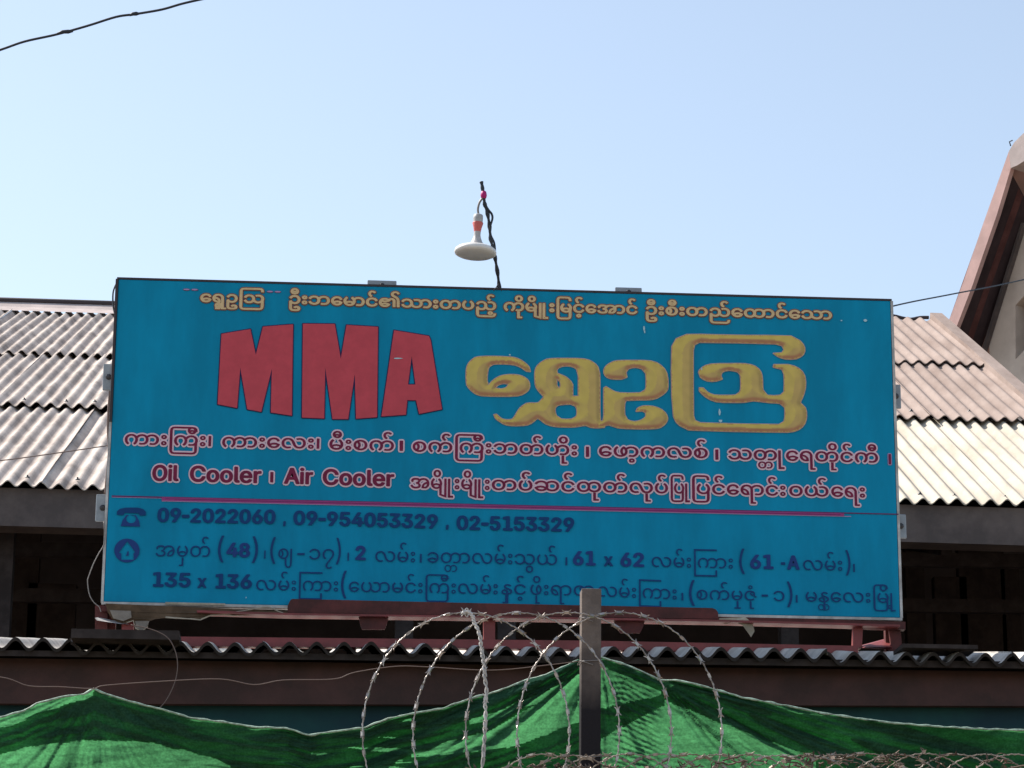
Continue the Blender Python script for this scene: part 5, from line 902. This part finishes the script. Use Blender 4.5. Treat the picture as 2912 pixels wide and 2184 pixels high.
# ================================================================== cables and loose wires
def cable(name, pts, Y, r, m_, label, cat='cable', n=6, parent=None, knots=()):
    P = smoothpath([at(u, v, Y if not isinstance(Y, (list, tuple)) else Y[i]) for i, (u, v) in enumerate(pts)], 6)
    b = MB(); b.tube(P, r, n)
    for (u, v, s_) in knots:
        c = at(u, v, Y); b.tube([c + Vector((-s_, 0, -s_ * .25)), c + Vector((-s_ * .3, 0, 0.002)), c + Vector((s_ * .4, 0, .004)), c + Vector((s_, 0, s_ * .2))], [r * .9, r * 1.5, r * 1.7, r * .8], 8)
    o = b.build(name, m_, parent, True)
    if label: tag(o, label, cat)
    return o
cable('power_cable', [(-2600, 1300), (-1200, 560), (-300, 232), (-120, 180), (0, 142), (70, 118), (160, 98), (250, 73), (330, 48), (385, 40), (460, 27), (520, 10), (600, -8), (800, -50), (1200, -160), (2400, -560), (4200, -1300)], -1.0, 0.0055, M_wire_dark,
      'thick knotted black cable crossing the sky at the top left corner', knots=((185, 92, .035), (382, 41, .022)))
cable('guy_wire', [(2528, 873), (2600, 857), (2720, 834), (2912, 795), (3300, 700)], [0.02, 0.3, 0.9, 2.0, 4.5], 0.0042, M_wire_dark, 'thin dark wire running from the sign corner to the cream house', 'wire')
cable('roof_wire', [(-200, 1330), (0, 1310), (150, 1290), (300, 1268), (330, 1262)], 1.2, 0.003, M_wire_rust, 'faint thin wire crossing the left corrugated roof', 'wire')
cable('sign_cable', [(334, 800), (322, 830), (322, 870), (329, 905), (333, 940), (327, 980), (325, 1020)], 0.03, 0.004, M_wire_dark, None, parent=sign)
cable('sign_cable', [(313, 1112), (309, 1160), (307, 1220), (310, 1280), (305, 1340), (299, 1405)], 0.03, 0.0062, M_wire_rust, None, parent=sign)
cable('sign_cable', [(295, 1484), (297, 1542), (280, 1575), (265, 1605), (252, 1640), (249, 1655), (254, 1690), (266, 1712), (282, 1726), (287, 1740)], 0.0, 0.0022, M_wire_grey, None, parent=sign)
cable('dangling_wire', [(372, 1777), (405, 1783), (440, 1793), (470, 1808), (488, 1828), (501, 1860), (505, 1895), (500, 1930), (487, 1965), (470, 1995), (452, 2015)], -0.6, 0.0022, M_wire_rust,
      'thin brown wire dangling in a curve below the left sign corner', 'wire')
cable('tie_wire', [(-200, 1912), (0, 1925), (81, 1950), (170, 1953), (262, 1958), (300, 1949), (452, 1938), (624, 1931), (723, 1947), (805, 1934), (949, 1931), (1009, 1912), (1125, 1895), (1222, 1897), (1399, 1906), (1560, 1891), (1650, 1880)],
      -3.1, 0.0016, M_wire_rust, 'thin rusty wire strung across above the green net up to the fence post', 'wire')

# ================================================================== fence: post, net, barbed wire coils
FY = -3.2
p0 = at(1656, 1668, FY); p1 = at(1712, 1672, FY); wpost = (p1 - p0).x
pc = (p0 + p1) / 2; lower_shade(M_concrete, at(1680, 1915, FY).z, 0.10, (0.022, 0.020, 0.023))
lean = (at(1668, 2184, FY).x - at(1648, 1900, FY).x)
b = MB(); b.v = []; Wp = wpost; ztop = pc.z
def sq(c, w, d): return [c + Vector((-w / 2, -d / 2, 0)), c + Vector((w / 2, -d / 2, 0)), c + Vector((w / 2, d / 2, 0)), c + Vector((-w / 2, d / 2, 0))]
nseg = 26; rows = []
for k in range(nseg + 1):
    z = ztop * k / nseg; t = 1 - z / ztop
    c = Vector((pc.x - 0.012 * t * (1 - t) - 0.012 * t, FY + Wp / 2 + 0.02, z)); rows.append(sq(c, Wp * (1.0 + 0.02 * mnoise.noise(Vector((0, 0, z * 9)))), Wp))
for rw in rows: b.v += rw
for k in range(nseg):
    for j in range(4): b.f.append((4 * k + j, 4 * k + (j + 1) % 4, 4 * k + 4 + (j + 1) % 4, 4 * k + 4 + j))
b.f.append((4 * nseg, 4 * nseg + 1, 4 * nseg + 2, 4 * nseg + 3))
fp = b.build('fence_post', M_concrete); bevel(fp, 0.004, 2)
tag(fp, 'square concrete fence post rising in front of the sign between wire coils', 'post')

b = MB()
for v in (1752, 1876, 2150):
    c = at(1683, v, FY - 0.02); w = Wp / 2 + 0.004; yb = FY + Wp / 2 + 0.02
    b.tube([Vector((c.x - w, yb - w, c.z)), Vector((c.x + w, yb - w, c.z + .006)), Vector((c.x + w, yb + w, c.z + .004)), Vector((c.x - w, yb + w, c.z)), Vector((c.x - w, yb - w, c.z + .003)), Vector((c.x + w * .2, yb - w - .003, c.z - .012))], 0.0016, 5)
b.build('binding_wire', M_wire_grey, fp, True)
TOP = [(-400, 2080), (-150, 2070), (0, 2038), (68, 2020), (104, 1999), (181, 1979), (240, 1972), (267, 1957), (307, 1974), (384, 1997), (457, 2015), (549, 2041), (633, 2051), (723, 2066), (814, 2069), (881, 2090), (931, 2081), (1038, 2067), (1106, 2041), (1187, 2025), (1254, 2014), (1335, 1986), (1415, 1964), (1496, 1933), (1549, 1919), (1615, 1889), (1648, 1873), (1700, 1867), (1716, 1870), (1772, 1886), (1828, 1909), (1877, 1933), (1926, 1933), (1975, 1943), (2041, 1961), (2107, 1981), (2177, 1994), (2256, 2009), (2342, 2027), (2433, 2040), (2536, 2054), (2660, 2064), (2783, 2071), (2912, 2075), (3050, 2074), (3300, 2060)]
def topv(u):
    for i in range(len(TOP) - 1):
        (a, b_), (c, d) = TOP[i], TOP[i + 1]
        if a <= u <= c:
            t = (u - a) / (c - a); return b_ + (d - b_) * t
    return TOP[-1][1]
NY = -2.86
TIES = [(267, 1957, 0.45), (881, 2090, 0.25), (1680, 1872, 1.0), (1877, 1936, 1.0), (2912, 2075, 0.3)]
def smst(t): t = max(0, min(1, t)); return t * t * (3 - 2 * t)
def lineside(p, a, b_): return (b_[0] - a[0]) * (p[1] - a[1]) - (b_[1] - a[1]) * (p[0] - a[0])
_fc = {}
def ridge(p): return 1 - abs(mnoise.noise(p)) * 2
def fold(u, v, tv):
    key = (round(u, 1), round(v, 1))
    if key in _fc: return _fc[key]
    t = v - tv; d = -0.0004 * min(t, 260)
    # creases fan out from the ties: to the lower left of the post and to the right of the second tie
    def fan(cu, cv, freq, amp, seed, lo, hi, reach):
        du, dv = u - cu, v - cv; r = sqrt(du * du + dv * dv) + 1; a = atan2(dv, du)
        if a < lo - .25 or a > hi + .25: return 0.0
        w = smst((a - lo + .25) / .25) * smst((hi + .25 - a) / .25) * smst(r / 140) / (1 + (r / reach) ** 2)
        return amp * w * (ridge(Vector((a * freq, r * .0016, seed))) + 0.45 * ridge(Vector((a * freq * 2.7, r * .004, seed + 4))))
    d += fan(1730, 1835, 7.5, 0.036, 3.0, 2.45, 3.05, 900)
    d += fan(1860, 1925, 10.0, 0.034, 7.0, 0.10, 0.75, 1200)
    d += fan(1700, 1850, 6.0, 0.022, 9.0, 0.35, 1.9, 500)
    d += fan(267, 1945, 5.0, 0.014, 12.0, 0.05, 3.0, 600)
    w = smst((1500 - u) / 400) * smst((u - 500) / 300)
    d += w * 0.016 * ridge(Vector((u * .0022, t * 0.034, 5.5))) + w * 0.007 * ridge(Vector((u * .006, t * 0.10, 6.5)))
    w = smst((u - 1720) / 60) * smst((1900 - u) / 60); d += w * 0.006 * sin(t * 0.42 + 4 * mnoise.noise(Vector((u * .02, t * .02, 1))))
    d += 0.004 * mnoise.noise(Vector((u * 0.010, v * 0.05, 2.0))) + 0.0018 * mnoise.noise(Vector((u * 0.03, v * 0.16, 5.0)))
    d += 0.012 * mnoise.noise(Vector((u * 0.003, t * 0.012, 8.0)))
    _fc[key] = d
    return d
# patches where only one thickness of cloth hangs; elsewhere the cloth is folded over and double
def single(u, v):
    w = 5 * mnoise.noise(Vector((u * .02, v * .03, 4)))
    v = v + w
    if u < 655:
        bv = 2103 + ((u - 290) / 360.0) ** 2 * (72 if u > 290 else 62)
        if v > bv + 0: return True
        if u < 262 and v < topv(u) + 16 + 14 * smst((262 - u) / 120) and u > -400: return True
        return False
    if 1170 <= u <= 1650:
        hi = 2142 - (u - 1170) * 0.30 - max(0, u - 1400) * 0.28; lo = 2152 - (u - 1170) * 0.085 - max(0, u - 1440) * 0.30
        if hi < v < lo: return True
        h2 = topv(u) + 42 + (1650 - u) * 0.06; 
        if u > 1330 and h2 < v < h2 + 14 + (u - 1330) * 0.05: return True
        return False
    if 1650 < u <= 1885:
        a = 1893 + (u - 1716) * 0.44; b_ = 2014 - (u - 1710) * 0.25
        if a < v < b_: return True
        if v > 2092 - (u - 1716) * 0.52: return True
        return False
    if u > 1885:
        if u < 2320 and v > 1992 + (u - 1890) * 0.385 : return True
        return False
    if 880 < u < 1170:
        s_ = mnoise.noise(Vector((u * .004, v * .13, 11)));  # thin streaks left single to imitate highlight lines
        return s_ > 0.36 and v > topv(u) + 14
    return False
def crease_glint(u, v):                          # streaks without the third layer, imitating highlights on the creases
    t = v - topv(u)
    if u > 1885:
        du, dv = u - 1850, v - 1915; return ridge(Vector((atan2(dv, du) * 11, sqrt(du * du + dv * dv) * .0011, 2.0))) > 0.52
    if u < 900: return ridge(Vector((u * .0016 + 3, t * .030, 3.0))) > 0.62
    return ridge(Vector((u * .0022, t * .045, 6.0))) > 0.5
net = thing('shade_net', Vector((0, NY, 0)), 'green shade cloth draped over the fence with folded hem and bright sunlit patches', 'cloth')
def net_grid(name, off, keep, u0=-400, u1=3300, du=5, rows=84, vb=2235, full=False):
    V = []; F = []; cols = int((u1 - u0) / du) + 1; ok = []
    for i in range(cols):
        u = u0 + i * du; tv = topv(u)
        for j in range(rows + 1):
            v = tv + (vb - tv) * j / rows
            p = at(u, v, NY - off - fold(u, v, tv)); V.append(p); ok.append((u, v))
    for i in range(cols - 1):
        for j in range(rows):
            a = i * (rows + 1) + j; c = a + rows + 1
            if keep is None or keep(*ok[a]) : F.append((a, c, c + 1, a + 1))
    if full:
        for i in range(cols):
            p = V[i * (rows + 1) + rows]; V.append(Vector((p.x, NY, 0.02)))
        nb_ = cols * (rows + 1)
        for i in range(cols - 1): F.append((i * (rows + 1) + rows, (i + 1) * (rows + 1) + rows, nb_ + i + 1, nb_ + i))
    return mesh_obj(name, V, F, M_net, net, True)
net_grid('cloth_sheet', 0.0, None, full=True)
fl = net_grid('folded_flap', 0.006, lambda u, v: not single(u, v))
fl2 = net_grid('folded_flap', 0.012, lambda u, v: not single(u, v + 3) and not crease_glint(u, v))  # extra layer added to darken the folds, open along the crease highlights
# loose vertices left by the kept patches are dropped
for f_ in (fl, fl2):
    bm = bmesh.new(); bm.from_mesh(f_.data); bmesh.ops.delete(bm, geom=[v for v in bm.verts if not v.link_faces], context='VERTS'); bm.to_mesh(f_.data); bm.free()
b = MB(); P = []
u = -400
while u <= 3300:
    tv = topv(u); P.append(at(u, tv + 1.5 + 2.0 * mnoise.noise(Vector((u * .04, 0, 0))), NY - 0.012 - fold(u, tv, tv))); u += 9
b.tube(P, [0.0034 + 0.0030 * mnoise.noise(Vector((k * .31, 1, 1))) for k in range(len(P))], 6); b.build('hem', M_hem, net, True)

def barb_mesh(name, m_, s=1.0):
    b = MB(); L = 0.0085 * s; w = 0.0040 * s
    b.box((0, 0, 0), (L * 1.3, w * 1.5, w * 1.5))
    for sx in (-1, 1):
        for sz in (-1, 1):
            i = len(b.v); b.v += [Vector((sx * L * .25, -.001, sz * w * .6)), Vector((sx * L * 1.0, -.001, sz * w * .6)), Vector((sx * L * 1.35, 0, sz * w * 1.9)), Vector((sx * L * .6, .0015, sz * w * .8))]
            b.f += [(i, i + 1, i + 2), (i + 1, i + 3, i + 2), (i, i + 2, i + 3), (i, i + 3, i + 1)]
    me = bpy.data.meshes.new(name); me.from_pydata([tuple(v) for v in b.v], [], b.f); me.update(); me.materials.append(m_); return me
def coil(name, uc, vc, ru, rv, pitch, turns, Y, m_, label, r=0.0031, phase=pi, seed=0, barb_step=0.054, zig=0.03, bs=1.5, lim=300, irr=7):
    rnd = random.Random(seed); path = []; n = int(turns * 72)
    for k in range(n + 1):
        a = phase - 2 * pi * k / 72; t = k / 72
        u = uc + pitch * t + ru * cos(a) + irr * mnoise.noise(Vector((t * 2.3, seed, 0))); v = vc - rv * sin(a) + irr * mnoise.noise(Vector((t * 2.1, seed, 5)))
        path.append(at(u, v, Y + zig * sin(2 * pi * t) + 0.02 * mnoise.noise(Vector((t, 3, seed)))))
    par = thing(name, Vector((path[0].x, Y, 0)) , label, 'barbed wire')
    b = MB(); fine = smoothpath(path, 3)
    b.tube(fine, r * 0.62, 5)
    # second strand twisted round the first
    tw = []
    for k in range(len(fine)):
        t = (fine[min(k + 1, len(fine) - 1)] - fine[max(0, k - 1)]).normalized(); x = t.cross(Vector((0, 1, 0))).normalized(); y = Vector((0, 1, 0))
        tw.append(fine[k] + (x * cos(k * 1.9) + y * sin(k * 1.9)) * r * 0.85)
    b.tube(tw, r * 0.62, 5)
    b.build('wire', m_, par, True)
    me = barb_mesh('barb', m_, bs); acc = 0; last = path[0]; cnt = 0
    for k in range(1, len(path) - 1):
        acc += (path[k] - last).length; last = path[k]
        if acc > barb_step and cnt < lim:
            acc = rnd.uniform(-.012, .008)
            o = bpy.data.objects.new('barb', me); COL.objects.link(o)
            t = (path[k + 1] - path[k - 1]).normalized(); R = t.to_track_quat('X', 'Z').to_matrix().to_4x4(); R.translation = path[k]
            o.matrix_basis = R @ Matrix.Rotation(rnd.uniform(0, 6.28), 4, 'X'); attach_keep(o, par); cnt += 1
    return par
coil('razor_wire_coil', 1267, 2056, 255, 314, 146, 3.95, FY - 0.04, M_barb, 'open coil of pale barbed wire looping high around the concrete post', seed=2, phase=pi * 1.28)
coil('razor_wire_coil', 1520, 2420, 190, 275, 84, 17, FY - 0.10, M_barb_rust, 'low rusty barbed wire coil stretched along the bottom edge of the net', seed=5, phase=pi, barb_step=0.06, r=0.0029, irr=9)
# near strand in a paler metal
P = smoothpath([at(u, v, FY - 0.16) for u, v in ((1316, 1745), (1325, 1738), (1335, 1742), (1342, 1752), (1350, 1770), (1362, 1800), (1368, 1835), (1374, 1872), (1378, 1910), (1382, 1960), (1381, 2010), (1380, 2060), (1377, 2110), (1370, 2184), (1362, 2260))], 6)
P = [p + Vector((0.004 * mnoise.noise(Vector((k * .23, 2, 0))), 0, 0.003 * mnoise.noise(Vector((k * .3, 5, 0))))) for k, p in enumerate(P)]
b = MB()
for sg in (1, -1): b.tube([p + Vector((cos(k * 1.15), sin(k * 1.15), 0)) * 0.0042 * sg for k, p in enumerate(P)], [0.0030 + 0.0014 * max(0, sin(k * .8 + sg)) for k in range(len(P))], 6)
o = b.build('barbed_wire', M_white_edge, None, True); tag(o, 'bright twisted wire end hanging straight down inside the upper coil', 'wire')
me = barb_mesh('barb', M_white_edge, 1.5)
for k in range(3, len(P), 9):
    q = bpy.data.objects.new('barb', me); COL.objects.link(q); q.matrix_basis = Matrix.Translation(P[k]) @ Matrix.Rotation(k * 1.1, 4, 'Z') @ Matrix.Rotation(pi / 2, 4, 'Y'); attach_keep(q, o)
# dry creeper tangled in the lower coil
b = MB(); rnd = random.Random(9)
for k in range(190):
    u = rnd.uniform(1650, 3200) if k % 5 else rnd.uniform(1350, 1700); dens = smst((u - 1600) / 900)
    v = 2150 + rnd.random() * 60 + (1 - dens) * 25 - 10 * rnd.random() * dens
    Y = FY - 0.1 + rnd.uniform(-.12, .10); a = rnd.uniform(-0.7, 0.7) + (pi if rnd.random() < .5 else 0); L = rnd.uniform(15, 60)
    P = smoothpath([at(u + L * t * cos(a) + rnd.uniform(-6, 6), v + L * t * sin(a) * .5 + rnd.uniform(-5, 5), Y + rnd.uniform(-.02, .02)) for t in (0, .33, .66, 1)], 2)
    b.tube(P, rnd.uniform(.0012, .0034), 4)
    for q in range(2):
        c = P[rnd.randrange(len(P))]; s = rnd.uniform(.006, .016); n1 = Vector((rnd.uniform(-1, 1), rnd.uniform(-1, 1), rnd.uniform(-1, 1))).normalized(); n2 = n1.orthogonal().normalized()
        b.poly([c, c + n1 * s + n2 * s * .5, c + n1 * s * 2, c + n1 * s - n2 * s * .5])
o = b.build('dry_creeper', M_vine); tag(o, 'dry brown creeper tangled in the low wire coil at the lower right', 'creeper'); o['kind'] = 'stuff'
